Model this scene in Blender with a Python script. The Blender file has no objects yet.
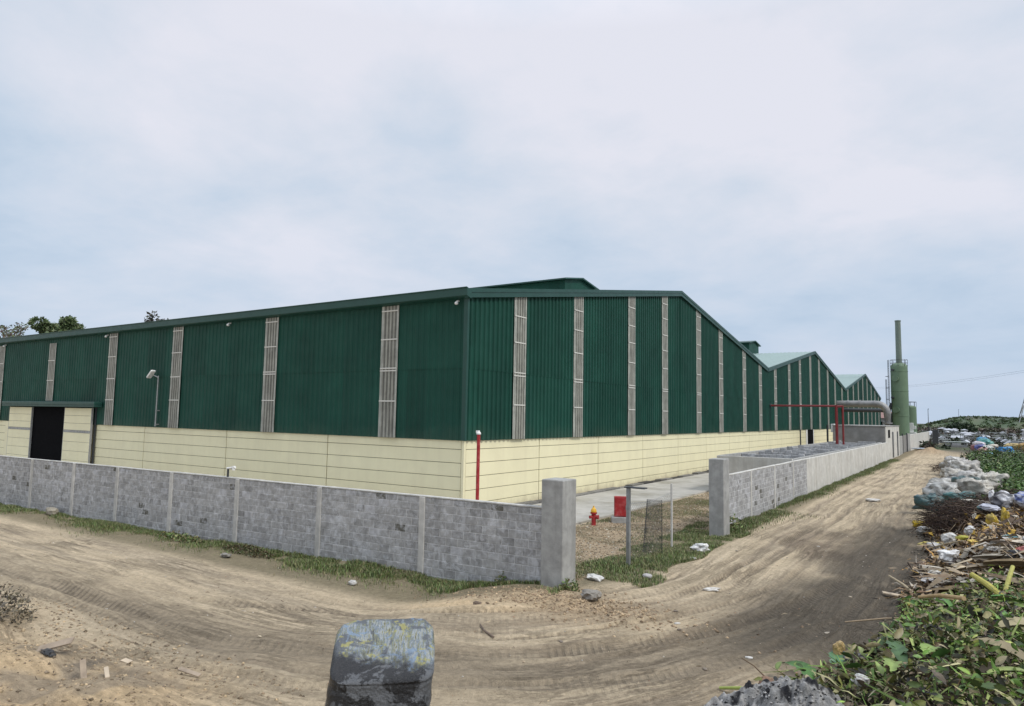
import bpy, math, random
import numpy as np
from mathutils import Vector, Matrix, Euler

S = bpy.context.scene
COL = S.collection
rnd = random.Random(7)
RNG = np.random.default_rng(11)

# ------------------------------------------------------------------ camera
cam_d = bpy.data.cameras.new('camera')
cam = bpy.data.objects.new('camera', cam_d); COL.objects.link(cam)
Rm = [[0.8318434042839554, 0.03512582513291173, 0.5538977587587913],
      [0.5547235821676263, -0.08469972975032575, -0.8277123311678631],
      [0.017840911871223667, 0.9957871922197804, -0.08994203508176443]]
M4 = Matrix(Rm).to_4x4(); M4.translation = (0, 0, 4.0)
cam.matrix_world = M4
cam_d.sensor_fit = 'HORIZONTAL'; cam_d.sensor_width = 36.0
cam_d.lens = 693.834 * 36.0 / 1024.0
cam_d.clip_start = 0.1; cam_d.clip_end = 9000
S.camera = cam

# ------------------------------------------------------------------ sky, sun, exposure
SUN_DIR = Vector((0.88, -0.04, 0.95)).normalized()
W = bpy.data.worlds.new('World'); S.world = W; W.use_nodes = True
nt = W.node_tree; nt.nodes.clear()
def N(t, kind, **kw):
    n = t.nodes.new(kind)
    for k, v in kw.items():
        setattr(n, k, v)
    return n
def mathn(t, op, a, b=None, c=None, clamp=False):
    n = N(t, 'ShaderNodeMath', operation=op, use_clamp=clamp)
    for i, v in enumerate((a, b, c)):
        if v is None: continue
        if isinstance(v, (int, float)): n.inputs[i].default_value = v
        else: t.links.new(v, n.inputs[i])
    return n.outputs[0]
def mixc(t, f, a, b, mode='MIX'):
    n = N(t, 'ShaderNodeMix', data_type='RGBA', blend_type=mode)
    for i, v in ((0, f), (6, a), (7, b)):
        if isinstance(v, (int, float)): n.inputs[i].default_value = v
        elif isinstance(v, tuple): n.inputs[i].default_value = (*v, 1) if len(v) == 3 else v
        else: t.links.new(v, n.inputs[i])
    return n.outputs[2]
def ramp(t, fac, stops):
    n = N(t, 'ShaderNodeValToRGB')
    el = n.color_ramp.elements
    while len(el) < len(stops): el.new(0.5)
    for e, (p, c) in zip(el, stops):
        e.position = p; e.color = (*c, 1) if len(c) == 3 else c
    t.links.new(fac, n.inputs[0])
    return n.outputs[0]
def noise(t, vec, scale, detail=4, rough=0.55, dist=0.0):
    n = N(t, 'ShaderNodeTexNoise'); n.inputs['Scale'].default_value = scale
    n.inputs['Detail'].default_value = detail; n.inputs['Roughness'].default_value = rough
    n.inputs['Distortion'].default_value = dist
    if vec is not None: t.links.new(vec, n.inputs['Vector'])
    return n.outputs[0]

SUNEL = math.asin(SUN_DIR.z); SUNROT = math.atan2(SUN_DIR.x, SUN_DIR.y)
sky = N(nt, 'ShaderNodeTexSky', sky_type='NISHITA', sun_disc=False)
sky.sun_elevation = SUNEL; sky.sun_rotation = SUNROT; sky.air_density = 1.0; sky.dust_density = 2.0
tc = N(nt, 'ShaderNodeTexCoord'); sep = N(nt, 'ShaderNodeSeparateXYZ')
nt.links.new(tc.outputs['Generated'], sep.inputs[0])
zc = mathn(nt, 'MAXIMUM', sep.outputs[2], 0.0)
den = mathn(nt, 'ADD', zc, 0.22)
comb = N(nt, 'ShaderNodeCombineXYZ')
nt.links.new(mathn(nt, 'DIVIDE', sep.outputs[0], den), comb.inputs[0])
nt.links.new(mathn(nt, 'DIVIDE', sep.outputs[1], den), comb.inputs[1])
comb.inputs[2].default_value = 3.7
n1 = noise(nt, comb.outputs[0], 0.85, 7, 0.52, 0.25)
n2 = noise(nt, comb.outputs[0], 3.2, 6, 0.6, 0.3)
cl = mathn(nt, 'ADD', mathn(nt, 'MULTIPLY', n1, 0.78), mathn(nt, 'MULTIPLY', n2, 0.22))
SK = 10.0
cloud = ramp(nt, cl, [(0.385, (.0490*SK, .0600*SK, .0735*SK)), (0.445, (.0570*SK, .0660*SK, .0780*SK)), (0.52, (.0670*SK, .0720*SK, .0815*SK)), (0.60, (.0770*SK, .0780*SK, .0860*SK))])
# thinner cloud towards the horizon on the +Y side: bluer
hz = mathn(nt, 'SUBTRACT', 1.0, mathn(nt, 'MULTIPLY', zc, 3.2), clamp=True)
az = mathn(nt, 'MULTIPLY_ADD', sep.outputs[1], 0.55, 0.45, clamp=True)
blue = mathn(nt, 'MULTIPLY', mathn(nt, 'POWER', hz, 1.4), az)
cloud = mixc(nt, mathn(nt, 'MULTIPLY', blue, 0.85), cloud, (.0500*SK, .0615*SK, .0780*SK))
# an overcast sky is brightest overhead
ov = mathn(nt, 'MULTIPLY_ADD', mathn(nt, 'POWER', mathn(nt, 'SUBTRACT', zc, 0.5, clamp=True), 1.0), 2.4, 1.0)
vm = N(nt, 'ShaderNodeVectorMath', operation='SCALE')
nt.links.new(cloud, vm.inputs[0]); nt.links.new(ov, vm.inputs['Scale'])
fin = mixc(nt, 0.94, sky.outputs[0], vm.outputs[0])
bg = N(nt, 'ShaderNodeBackground'); bg.inputs[1].default_value = 0.1
# colour values are divided by the strength
vs = N(nt, 'ShaderNodeVectorMath', operation='SCALE'); vs.inputs['Scale'].default_value = 7.85
nt.links.new(vm.outputs[0], vs.inputs[0])
fin = mixc(nt, 0.95, sky.outputs[0], vs.outputs[0])
nt.links.new(fin, bg.inputs[0])
wo = N(nt, 'ShaderNodeOutputWorld'); nt.links.new(bg.outputs[0], wo.inputs[0])

sun_d = bpy.data.lights.new('sun', 'SUN'); sun_d.energy = 1.5; sun_d.angle = math.radians(10); sun_d.color = (1.0, .95, .87)
sun = bpy.data.objects.new('sun', sun_d); COL.objects.link(sun)
sun.rotation_euler = SUN_DIR.to_track_quat('Z', 'Y').to_euler(); sun.location = (0, 0, 60)

S.view_settings.view_transform = 'Standard'; S.view_settings.look = 'None'
S.view_settings.exposure = 0.40; S.view_settings.gamma = 1.0; S.view_settings.use_curve_mapping = False
S.render.engine = 'CYCLES'
S.cycles.max_bounces = 6; S.cycles.diffuse_bounces = 3; S.cycles.use_denoising = True

# ------------------------------------------------------------------ noise
def _h(ix, iy, seed):
    n = (ix.astype(np.int64) * 374761393 + iy.astype(np.int64) * 668265263 + seed * 982451653) & 0xffffffff
    n = ((n ^ (n >> 13)) * 1274126177) & 0xffffffff
    n = n ^ (n >> 16)
    return (n & 0xffff) / 65535.0
def vn(x, y, seed=0):
    x = np.asarray(x, float); y = np.asarray(y, float)
    x, y = np.broadcast_arrays(x, y)
    ix = np.floor(x); iy = np.floor(y); fx = x - ix; fy = y - iy
    fx = fx*fx*(3-2*fx); fy = fy*fy*(3-2*fy)
    a = _h(ix, iy, seed); b = _h(ix+1, iy, seed); c = _h(ix, iy+1, seed); d = _h(ix+1, iy+1, seed)
    return (a*(1-fx)+b*fx)*(1-fy) + (c*(1-fx)+d*fx)*fy
def fbm(x, y, seed=0, o=4):
    r = 0; a = 0.5; tot = 0
    for i in range(o):
        r = r + a*vn(x, y, seed+i*31); tot += a; a *= .5; x = x*2.03+11.3; y = y*2.03+5.7
    return r/tot
def ss(a, b, x):
    t = np.clip((x-a)/(b-a), 0, 1); return t*t*(3-2*t)

# ------------------------------------------------------------------ mesh helpers
ORG = {}
class MB:
    def __init__(s): s.v = []; s.f = []; s.c = []; s.col = (1, 1, 1)
    def add(s, vs, fs, col=None):
        o = len(s.v); s.v += [tuple(v) for v in vs]
        s.f += [tuple(i+o for i in f) for f in fs]
        s.c += [col or s.col]*len(vs)
        return s
    def box(s, a, b, col=None, mat=None):
        x0, y0, z0 = a; x1, y1, z1 = b
        v = [(x0,y0,z0),(x1,y0,z0),(x1,y1,z0),(x0,y1,z0),(x0,y0,z1),(x1,y0,z1),(x1,y1,z1),(x0,y1,z1)]
        if mat is not None: v = [tuple(mat @ Vector(p)) for p in v]
        return s.add(v, [(3,2,1,0),(4,5,6,7),(0,1,5,4),(1,2,6,5),(2,3,7,6),(3,0,4,7)], col)
    def cbox(s, a, b, ch=.02, col=None, mat=None):
        # box with chamfered edges
        x0, y0, z0 = a; x1, y1, z1 = b
        c = min(ch, (x1-x0)*.45, (y1-y0)*.45, (z1-z0)*.45)
        def ring(z, i):
            X0, X1, Y0, Y1 = x0+i, x1-i, y0+i, y1-i
            k = c
            return [(X0+k,Y0,z),(X1-k,Y0,z),(X1,Y0+k,z),(X1,Y1-k,z),(X1-k,Y1,z),(X0+k,Y1,z),(X0,Y1-k,z),(X0,Y0+k,z)]
        v = ring(z0, c*.5)+ring(z0+c, 0)+ring(z1-c, 0)+ring(z1, c*.5)
        f = [tuple(range(7, -1, -1)), tuple(range(24, 32))]
        for r in range(3):
            for i in range(8):
                j = (i+1) % 8; f.append((r*8+i, r*8+j, r*8+8+j, r*8+8+i))
        if mat is not None: v = [tuple(mat @ Vector(p)) for p in v]
        return s.add(v, f, col)
    def tube(s, pts, r, n=8, col=None, cap=True):
        pts = [Vector(p) for p in pts]; m = len(pts)
        rs = r if isinstance(r, (list, tuple)) else [r]*m
        v = []; f = []; up = None
        for i, p in enumerate(pts):
            d = (pts[min(i+1, m-1)]-pts[max(i-1, 0)]).normalized()
            if up is None: up = Vector((0,0,1)) if abs(d.z) < .9 else Vector((1,0,0))
            a = d.cross(up)
            if a.length < 1e-5: a = d.cross(Vector((0,1,0)))
            a.normalize(); b = d.cross(a); up = -b if False else up
            for k in range(n):
                t = 2*math.pi*k/n
                v.append(p + a*(math.cos(t)*rs[i]) + b*(math.sin(t)*rs[i]))
        for i in range(m-1):
            for k in range(n):
                j = (k+1) % n; f.append((i*n+k, i*n+j, i*n+n+j, i*n+n+k))
        if cap: f.append(tuple(range(n-1, -1, -1))); f.append(tuple((m-1)*n+k for k in range(n)))
        return s.add(v, f, col)
    def lathe(s, c, prof, n=24, col=None):
        v = []; f = []; m = len(prof)
        for (r, z) in prof:
            for k in range(n):
                t = 2*math.pi*k/n; v.append((c[0]+r*math.cos(t), c[1]+r*math.sin(t), c[2]+z))
        for i in range(m-1):
            for k in range(n):
                j = (k+1) % n; f.append((i*n+k, i*n+j, i*n+n+j, i*n+n+k))
        f.append(tuple(range(n-1, -1, -1))); f.append(tuple((m-1)*n+k for k in range(n)))
        return s.add(v, f, col)
    def build(s, name, mat, parent=None, org=None, smooth=False):
        return mesh_obj(name, np.array(s.v, float).reshape(-1, 3), s.f, mat, parent, org, smooth, np.array(s.c, float))
def mesh_obj(name, V, F, mat, parent=None, org=None, smooth=False, C=None):
    me = bpy.data.meshes.new(name); V = np.asarray(V, float)
    if parent is not None: o3 = ORG[parent.name]
    elif org is not None: o3 = Vector(org)
    else: o3 = Vector(((V[:,0].min()+V[:,0].max())/2, (V[:,1].min()+V[:,1].max())/2, V[:,2].min()))
    L = V - np.array(o3)
    if isinstance(F, np.ndarray):
        nf, k = F.shape
        me.vertices.add(len(L)); me.vertices.foreach_set('co', L.ravel())
        me.loops.add(nf*k); me.loops.foreach_set('vertex_index', F.ravel().astype(np.int32))
        me.polygons.add(nf); me.polygons.foreach_set('loop_start', np.arange(0, nf*k, k, dtype=np.int32))
        me.polygons.foreach_set('loop_total', np.full(nf, k, dtype=np.int32))
        me.update(calc_edges=True)
    else:
        me.from_pydata([tuple(p) for p in L], [], F); me.update()
    if C is not None:
        at = me.color_attributes.new('Col', 'FLOAT_COLOR', 'POINT')
        C4 = np.ones((len(L), 4)); C4[:, :3] = C
        at.data.foreach_set('color', C4.ravel().astype(np.float32))
    if smooth: me.polygons.foreach_set('use_smooth', np.ones(len(me.polygons), dtype=bool))
    if mat is not None: me.materials.append(mat)
    o = bpy.data.objects.new(name, me); COL.objects.link(o)
    ORG[o.name] = o3
    if parent is not None: o.parent = parent
    else: o.location = o3
    return o
def empty(name, loc, label, cat, group=None):
    o = bpy.data.objects.new(name, None); COL.objects.link(o); o.location = loc
    o.empty_display_size = .3
    ORG[o.name] = Vector(loc); return tag(o, label, cat, group)
def tag(o, label=None, cat=None, group=None, kind=None):
    if label: o['label'] = label
    if cat: o['category'] = cat
    if group: o['group'] = group
    if kind: o['kind'] = kind
    return o
def copy_thing(o, loc, label=None, rz=None, scale=None):
    c = o.copy(); COL.objects.link(c); c.location = loc
    if label: c['label'] = label
    if rz is not None: c.rotation_euler = (0, 0, rz)
    if scale is not None: c.scale = scale
    for ch in o.children:
        d = ch.copy(); COL.objects.link(d); d.parent = c
        for g in ch.children:
            e = g.copy(); COL.objects.link(e); e.parent = d
    return c

# ------------------------------------------------------------------ materials
def pm(name, col, rough=.6, var=.15, nscale=3.0, bump=.15, bscale=30.0, metal=0.0, spec=.5, attr=False, dirt=None, dscale=1.5, streak=None, bdist=.01, trans=0.0):
    m = bpy.data.materials.new(name); m.use_nodes = True
    t = m.node_tree; b = t.nodes['Principled BSDF']
    tcn = N(t, 'ShaderNodeTexCoord'); geo = N(t, 'ShaderNodeNewGeometry'); P = geo.outputs['Position']
    if attr:
        a = N(t, 'ShaderNodeAttribute'); a.attribute_name = 'Col'; base = a.outputs['Color']
        if col is not None: base = mixc(t, 1.0, base, tuple(col), 'MULTIPLY')
    else:
        r = N(t, 'ShaderNodeRGB'); r.outputs[0].default_value = (*col, 1); base = r.outputs[0]
    nz = noise(t, P, nscale, 6, .6)
    f = ramp(t, nz, [(.3, (1-var,)*3), (.7, (1+var*.6,)*3)])
    base = mixc(t, 1.0, base, f, 'MULTIPLY')
    if dirt:
        d = noise(t, P, dscale, 8, .68, .4)
        fac = ramp(t, d, [(.48, (0,0,0)), (.66, (1,1,1))])
        base = mixc(t, mathn(t, 'MULTIPLY', fac, dirt[3] if len(dirt) > 3 else .6), base, tuple(dirt[:3]))
    if streak:
        mp = N(t, 'ShaderNodeMapping'); mp.inputs['Scale'].default_value = (streak[3], streak[3], streak[3]*.06)
        t.links.new(P, mp.inputs[0])
        sn = noise(t, mp.outputs[0], 1.0, 5, .65)
        fac = ramp(t, sn, [(.46, (0,0,0)), (.68, (1,1,1))])
        base = mixc(t, mathn(t, 'MULTIPLY', fac, streak[4]), base, tuple(streak[:3]))
    t.links.new(base, b.inputs['Base Color'])
    b.inputs['Metallic'].default_value = metal; b.inputs['Specular IOR Level'].default_value = spec
    rr = noise(t, P, nscale*2.3, 4)
    t.links.new(mathn(t, 'MULTIPLY_ADD', rr, .3, rough-.15, clamp=True), b.inputs['Roughness'])
    if bump:
        bn = N(t, 'ShaderNodeBump'); bn.inputs['Strength'].default_value = bump; bn.inputs['Distance'].default_value = bdist
        t.links.new(noise(t, P, bscale, 5, .6), bn.inputs['Height']); t.links.new(bn.outputs[0], b.inputs['Normal'])
    return m

M = {}
M['green'] = pm('green_sheet_paint', (.0105, .062, .044), .55, .22, .7, .03, 9, spec=.16, streak=(.012,.052,.040,2.0,.5), dirt=(.020,.072,.053,.3), dscale=.35)
M['trim'] = pm('green_trim_paint', (.011, .060, .047), .45, .1, 1.5, .02, 6, spec=.45)
M['roof'] = pm('roof_sheet', (.24, .33, .315), .5, .1, 1.0, .03, 6, spec=.4)
M['cream'] = pm('cream_panel_paint', (.82, .765, .51), .55, .05, .8, .03, 15, streak=(.60,.54,.36,2.2,.16), dirt=(.70,.64,.43,.3), dscale=.6)
t = M['green'].node_tree; b = t.nodes['Principled BSDF']; lk = b.inputs['Base Color'].links[0].from_socket
P = N(t, 'ShaderNodeNewGeometry').outputs['Position']; spx = N(t, 'ShaderNodeSeparateXYZ'); t.links.new(P, spx.inputs[0])
wn = N(t, 'ShaderNodeTexWhiteNoise', noise_dimensions='2D'); cbx = N(t, 'ShaderNodeCombineXYZ')
t.links.new(mathn(t, 'FLOOR', mathn(t, 'DIVIDE', mathn(t, 'ADD', spx.outputs[0], spx.outputs[1]), .99)), cbx.inputs[0]); t.links.new(mathn(t, 'GREATER_THAN', spx.outputs[2], 5.92), cbx.inputs[1])
t.links.new(cbx.outputs[0], wn.inputs[0])
lk = mixc(t, 1, lk, ramp(t, wn.outputs[0], [(0, (.84,.86,.86)), (1, (1.14,1.12,1.12))]), 'MULTIPLY')
du = mathn(t, 'MULTIPLY_ADD', mathn(t, 'ADD', spx.outputs[2], mathn(t, 'MULTIPLY_ADD', noise(t, P, .8, 7, .7), -2.0, 1.0)), -1.2, 4.2, clamp=True)
t.links.new(mixc(t, mathn(t, 'MULTIPLY', du, .22), lk, (.10, .12, .085)), b.inputs['Base Color'])
t = M['cream'].node_tree; b = t.nodes['Principled BSDF']; lk = b.inputs['Base Color'].links[0].from_socket
P = N(t, 'ShaderNodeNewGeometry').outputs['Position']; spx = N(t, 'ShaderNodeSeparateXYZ'); t.links.new(P, spx.inputs[0])
spl = mathn(t, 'ADD', spx.outputs[2], mathn(t, 'MULTIPLY_ADD', noise(t, P, 1.7, 7, .7), -1.3, .65))
spl = mathn(t, 'MULTIPLY_ADD', spl, -2.6, .95, clamp=True)
t.links.new(mixc(t, mathn(t, 'MULTIPLY', spl, .55), lk, (.40, .33, .22)), b.inputs['Base Color'])
M['cream_gap'] = pm('panel_joint_sealant', (.20, .18, .12), .8, .1)
M['poly'] = pm('weathered_translucent_sheet', None, .45, .3, 2.0, .05, 12, spec=.3, attr=True, streak=(.10,.10,.085,14.0,.6), dirt=(.34,.34,.30,.4), dscale=1.2)
M['polybar'] = pm('pale_fixing_bar', (.62, .61, .56), .5, .1)
M['dark'] = pm('dark_interior', (.005, .005, .006), .9, .2, spec=.05)
M['block'] = pm('concrete_block', (1,1,1), .9, .28, 7, .5, 55, attr=True, dirt=(.62,.63,.66,.6), dscale=6.0, streak=(.16,.16,.16,3.0,.28), spec=.2)
t = M['block'].node_tree; b = t.nodes['Principled BSDF']; lk = b.inputs['Base Color'].links[0].from_socket
P = N(t, 'ShaderNodeNewGeometry').outputs['Position']
e1 = ramp(t, noise(t, P, 2.2, 12, .74, .8), [(.54, (0,0,0)), (.60, (1,1,1))]); e2 = ramp(t, noise(t, P, .55, 4, .6), [(.40, (.1,.1,.1)), (.62, (1,1,1))])
lk = mixc(t, mathn(t, 'MULTIPLY', mathn(t, 'MULTIPLY', e1, e2), .62), lk, (.60, .61, .63))
e3 = ramp(t, noise(t, P, 1.1, 10, .72, .4), [(.56, (0,0,0)), (.70, (1,1,1))])
lk = mixc(t, mathn(t, 'MULTIPLY', e3, .38), lk, (.15, .15, .145))
t.links.new(lk, b.inputs['Base Color'])
M['mortar'] = pm('mortar', (.56,.56,.55), .95, .3, 6, .6, 40, dirt=(.62,.62,.63,.5), dscale=2.5, spec=.2)
M['conc'] = pm('cast_concrete', (.37,.37,.355), .85, .28, 3.5, .5, 22, dirt=(.25,.25,.24,.5), dscale=1.3, streak=(.22,.215,.20,3.5,.45), spec=.25)
M['conc_l'] = pm('pale_concrete', (.60,.59,.55), .85, .18, 2.0, .25, 25, dirt=(.36,.34,.30,.5), dscale=1.0, streak=(.33,.30,.25,2.5,.45), spec=.25)
M['post'] = pm('concrete_column', (.52,.51,.48), .9, .2, 5, .4, 40, streak=(.24,.24,.23,4.0,.5), spec=.2)
M['slab'] = pm('yard_slab', (.45,.435,.40), .88, .2, .9, .2, 20, dirt=(.25,.235,.19,.75), dscale=.42, spec=.2)
M['plaster'] = pm('grey_render', (.27,.265,.255), .9, .25, 1.2, .3, 20, dirt=(.19,.185,.175,.7), dscale=.8, spec=.2)
M['steel'] = pm('galvanised_steel', (.36,.37,.37), .45, .2, 8, .05, 40, metal=.6)
M['duct'] = pm('silver_duct', (.27,.27,.265), .5, .25, 1.5, .03, 8, metal=.4)
M['red'] = pm('red_paint', (.36,.018,.022), .45, .3, 5, .05, 30, dirt=(.42,.16,.15,.5), dscale=5)
M['dred'] = pm('red_oxide_paint', (.20,.022,.024), .5, .25, 2, .05, 30)
M['yellow'] = pm('yellow_paint', (.75,.42,.03), .45, .15, 5)
M['white'] = pm('white_paint', (.78,.78,.76), .5, .1, 5)
M['dsteel'] = pm('dark_steel', (.045,.05,.055), .5, .2, 4)
M['scrub'] = pm('pale_green_tank_paint', (.135,.205,.125), .5, .16, .5, .03, 5, streak=(.10,.155,.10,1.2,.5))
M['stack'] = pm('grey_green_stack_paint', (.15,.19,.16), .5, .15, .6, .03, 5)
M['leaf'] = pm('leaf', None, .48, .25, 6, 0, attr=True, spec=.4)
M['bark'] = pm('bark', (.16,.12,.09), .9, .3, 6, .5, 20)
M['attr'] = pm('litter', None, .8, .25, 10, .1, 60, attr=True, spec=.25)
M['bag'] = pm('plastic_film', None, .42, .22, 5, .9, 8, attr=True, spec=.5, dirt=(.16,.13,.10,.62), dscale=3.2, bdist=.06)
M['wood'] = pm('grey_board', (.34,.27,.20), .85, .3, 5, .3, 40)
M['card'] = pm('cardboard', (.50,.41,.30), .85, .2, 4, .1, 30)
M['stone'] = pm('stone', None, .9, .3, 9, .5, 40, attr=True, spec=.2)
M['ash'] = pm('ash', None, .95, .35, 16, .8, 70, attr=True, spec=.1, bdist=.02)

# ------------------------------------------------------------------ terrain
def road_ts(x, y):
    A = np.maximum((x+6.7)/4.7+1.5, 0); B = np.maximum((12-y)/6.5+1.5, 0)
    t = (A**3+B**3+1e-9)**(1/3.)-1.5
    return t, y+x
TRACKS = [([(-12.7, 3.65), (-9.6, 3.59), (-6.6, 3.56), (-4.2, 3.5), (-2.3, 3.46), (-0.6, 3.35), (1.8, 3.3), (3.5, 3.26), (6.8, 3.39), (10.3, 3.72), (14.7, 4.19), (18.4, 4.61), (24.8, 4.37)], 0.2, 0.55, 1.0), ([(-11.4, 4.26), (-8.8, 4.07), (-6.1, 4.08), (-4.2, 4.04), (-2.8, 4.08)], 0.12, 0.4, 0.7), ([(-6.1, 2.42), (-3.8, 1.89), (-1.1, 1.16), (2.1, 1.01), (4.4, 1.14), (6.4, 1.5), (8.6, 1.55), (11.1, 1.45), (16.0, 1.46), (24.8, 1.61)], 0.13, 0.45, 1.0), ([(1.7, 2.29), (3.9, 2.63), (6.9, 2.43), (9.7, 2.64), (16.0, 3.08)], 0.1, 0.35, 0.8), ([(1.4, 4.3), (4.1, 4.48), (6.9, 4.82), (9.4, 4.98), (12.7, 5.16), (16.2, 5.31)], 0.16, 0.5, 0.8), ([(-16.4, 1.06), (-12.6, 1.26), (-9.2, 1.17)], 0.1, 0.35, 0.5), ([(13.3, 1.82), (17.9, 2.1), (27.3, 2.1), (43.0, 1.94), (64.5, 1.57)], 0.13, 0.4, 0.6), ([(11.8, 0.92), (17.9, 0.71), (26.8, 0.56), (44.3, 0.24), (65.1, 0.02)], 0.1, 0.4, 0.5)]   # (along, across) points, half width, darkness, tread
FINE = [(.18+.235*k+.07*math.sin(k*2.3), .045+.02*math.sin(k*1.7), .022) for k in range(29)]
RUTS = [(.35,.13,.05),(.95,.16,.06),(1.45,.12,.045),(2.05,.18,.075),(2.75,.14,.05),(3.2,.13,.06),(3.75,.2,.09),(4.25,.14,.06),(4.75,.2,.085),(5.35,.16,.06),(5.9,.2,.07),(6.5,.16,.05)]
def heap_edge(y):
    return -1.5 - 1.35*ss(14.5, 9.0, y) + .35*(vn(y*.55, 3.1, 5)-.5)*2
def H(x, y, full=False):
    x = np.asarray(x, float); y = np.asarray(y, float)
    t, s = road_ts(x, y)
    warp = .5*(fbm(s*.11, t*0, 3, 3)-.5)*2 + .12*(vn(s*.9, t*3, 8)-.5)
    tm = t*5.5 + warp
    w = ss(-.12, .08, t)*(1-ss(1.15, 1.5, t))*ss(130, 80, y)
    h = .10*(fbm(x*.35, y*.35, 1, 4)-.5) + .035*(fbm(x*2.2, y*2.2, 21, 3)-.5)
    rut = np.zeros_like(h); tread = np.zeros_like(h)
    tm2 = tm + .25*(vn(s*.07+3, t*0+.5, 33)-.5) + .05*(vn(s*.6, t*4, 34)-.5)
    for k, (c, wd, d) in enumerate(FINE):
        a = ss(.50, .72, vn(s*.10+k*13.7, k*2.9+t*0, 140))
        g = np.exp(-np.abs((tm2-c)/wd)**3)
        h = h + w*a*(-d*g + .5*d*np.exp(-((np.abs(tm2-c)-1.7*wd)/(.6*wd))**2))
        rut = np.maximum(rut, .9*a*g*w); tread = np.maximum(tread, a*g*w*(k % 3 != 0))
    main = np.zeros_like(h); mtread = np.zeros_like(h)
    for k, (pts, wd, dk, trd) in enumerate(TRACKS):
        S_ = np.array([p[0] for p in pts]); T_ = np.array([p[1] for p in pts])
        c = np.interp(s, S_, T_) + .10*(vn(s*.5+k*5, t*0, 150)-.5)
        f_ = ss(S_[0]-2.5, S_[0]+1.5, s)*ss(S_[-1]+2.5, S_[-1]-1.5, s)*(.45+.55*ss(.3, .6, vn(s*.35+k*7, t*0, 151)))
        u = (t*5.5-c)/wd
        g = np.exp(-u**4); h = h + f_*trd*(-.05*g + .035*np.exp(-((np.abs(u)-1.5)/.35)**2))
        main = np.maximum(main, f_*dk*np.exp(-(u/1.1)**2)*(.6+.5*vn(s*3, t*30, 152))); mtread = np.maximum(mtread, f_*trd*np.exp(-(u/1.0)**6))
    for k, (c, wd, d) in enumerate(RUTS):
        a = ss(.32, .68, vn(s*.13+k*17.3, k*3.7+.5, 40))
        a2 = ss(.40, .62, vn(s*.21+k*9.1, k*1.7+.5, 60))
        g = np.exp(-((tm-c)/wd)**2)
        h = h + w*a*.55*(-d*g + .45*d*np.exp(-((np.abs(tm-c)-1.9*wd)/(.75*wd))**2))
        rut = np.maximum(rut, a*g*w); tread = np.maximum(tread, a2*np.exp(-((tm-c)/(wd*1.2))**4)*w)
    # the ground dips along the long wall
    h = h - .42*ss(-8.6, -11.6, x)*ss(7.0, 12.5, y)*ss(18, 14, y)
    h = h + .03*ss(.10, -.06, t)*ss(-.9, -.1, t)
    lump = np.exp(-(((x+7.8)/2.0)**2+((y-13.4)/1.0)**2))
    h = h + lump*(.02+.14*(fbm(x*3.1, y*3.1, 77, 3)-.3))
    # sandy bank at the lower left
    bank = ss(7.2, 5.0, y+.35*(fbm(x*.5, y*.3, 90)-.5)*4)*ss(-7.5, -9.5, x)
    h = h + bank*(.18 + .5*(fbm(x*.8, y*.8, 91, 4)-.4))
    # rubbish heap along the outer edge of the road
    e = heap_edge(y); amp = .80*(1-.55*ss(33, 48, y)) * (1-.4*ss(80, 130, y))
    amp = amp*(1 + .35*ss(14, 10, y))
    gm = ss(0, 2.4, x-e)*ss(1, 5, y)
    heap = gm*amp*(.62+.76*fbm(x*.9, y*.9, 17, 4)+.22*(fbm(x*2.6, y*2.6, 19, 3)-.5)) * (1-ss(150, 175, y))
    r = np.sqrt(x*x+y*y)
    mound = 2.4*np.exp(-(r/5.8)**4)
    h = h + np.maximum(heap, mound) + .25*np.minimum(heap, mound)
    # loose earth at the far bend
    eb = np.exp(-(((x+5.6)/1.5)**2+((y-112)/7)**2)); h = h + eb*(.35+1.1*(fbm(x*.9, y*.5, 66, 3)-.3))
    # built-up yard is level
    yard = ss(-8.1, -8.6, x)*ss(.05, .35, y-13.58-(x+46)*.0289)
    far = ss(-12.0, -12.6, x)*ss(14, 15, y)
    h = h*(1-.75*yard)*(1-far) - .03*far
    if full: return h, t, s, tm, rut, tread, w, gm, bank, yard, lump, main, mtread
    return h
def Hs(x, y): return float(H(np.array([x]), np.array([y]))[0])

def geo(a, b, n): return list(a*(b/a)**(np.arange(1, n+1)/n))
xs = np.array([-v for v in geo(60, 4000, 14)][::-1] + list(np.arange(-60, -26, .5)) + list(np.arange(-26, -14, .11)) + list(np.arange(-14, 3.5, .055)) + list(np.arange(3.5, 12, .25)) + list(np.arange(12, 60, 1.5)) + geo(60, 4000, 14))
ys = np.array([-v for v in geo(20, 4000, 14)][::-1] + list(np.arange(-20, 4, .5)) + list(np.arange(4, 24, .055)) + list(np.arange(24, 45, .11)) + list(np.arange(45, 120, .4)) + list(np.arange(120, 350, 3)) + geo(350, 5000, 16))
GX, GY = np.meshgrid(xs, ys)
X = GX.ravel(); Y = GY.ravel()
hh, tt, s_, tm, rut, tread, wr, gm, bank, yard, lump, mtrk, mtread = H(X, Y, True)
def mixv(c, f, d): return c*(1-f[:, None]) + np.array(d)[None, :]*f[:, None]
C = np.tile(np.array([.475, .388, .268]), (len(X), 1))
st = fbm(tm*1.7, s_*.10, 200, 5)
st2 = fbm(tm*5.5, s_*.22, 230, 4)
blot = fbm(X*.45, Y*.45, 260, 5)
C = mixv(C, ss(.42, .66, blot)*.6, (.52, .425, .295))
C = mixv(C, ss(.50, .74, st)*.55*wr, (.30, .250, .185))
C = mixv(C, ss(.50, .72, st2)*.45*wr, (.53, .44, .315))
C = mixv(C, ss(.56, .74, fbm(tm*4.0, s_*.3, 270, 4))*.4*wr, (.24, .20, .15))
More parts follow.
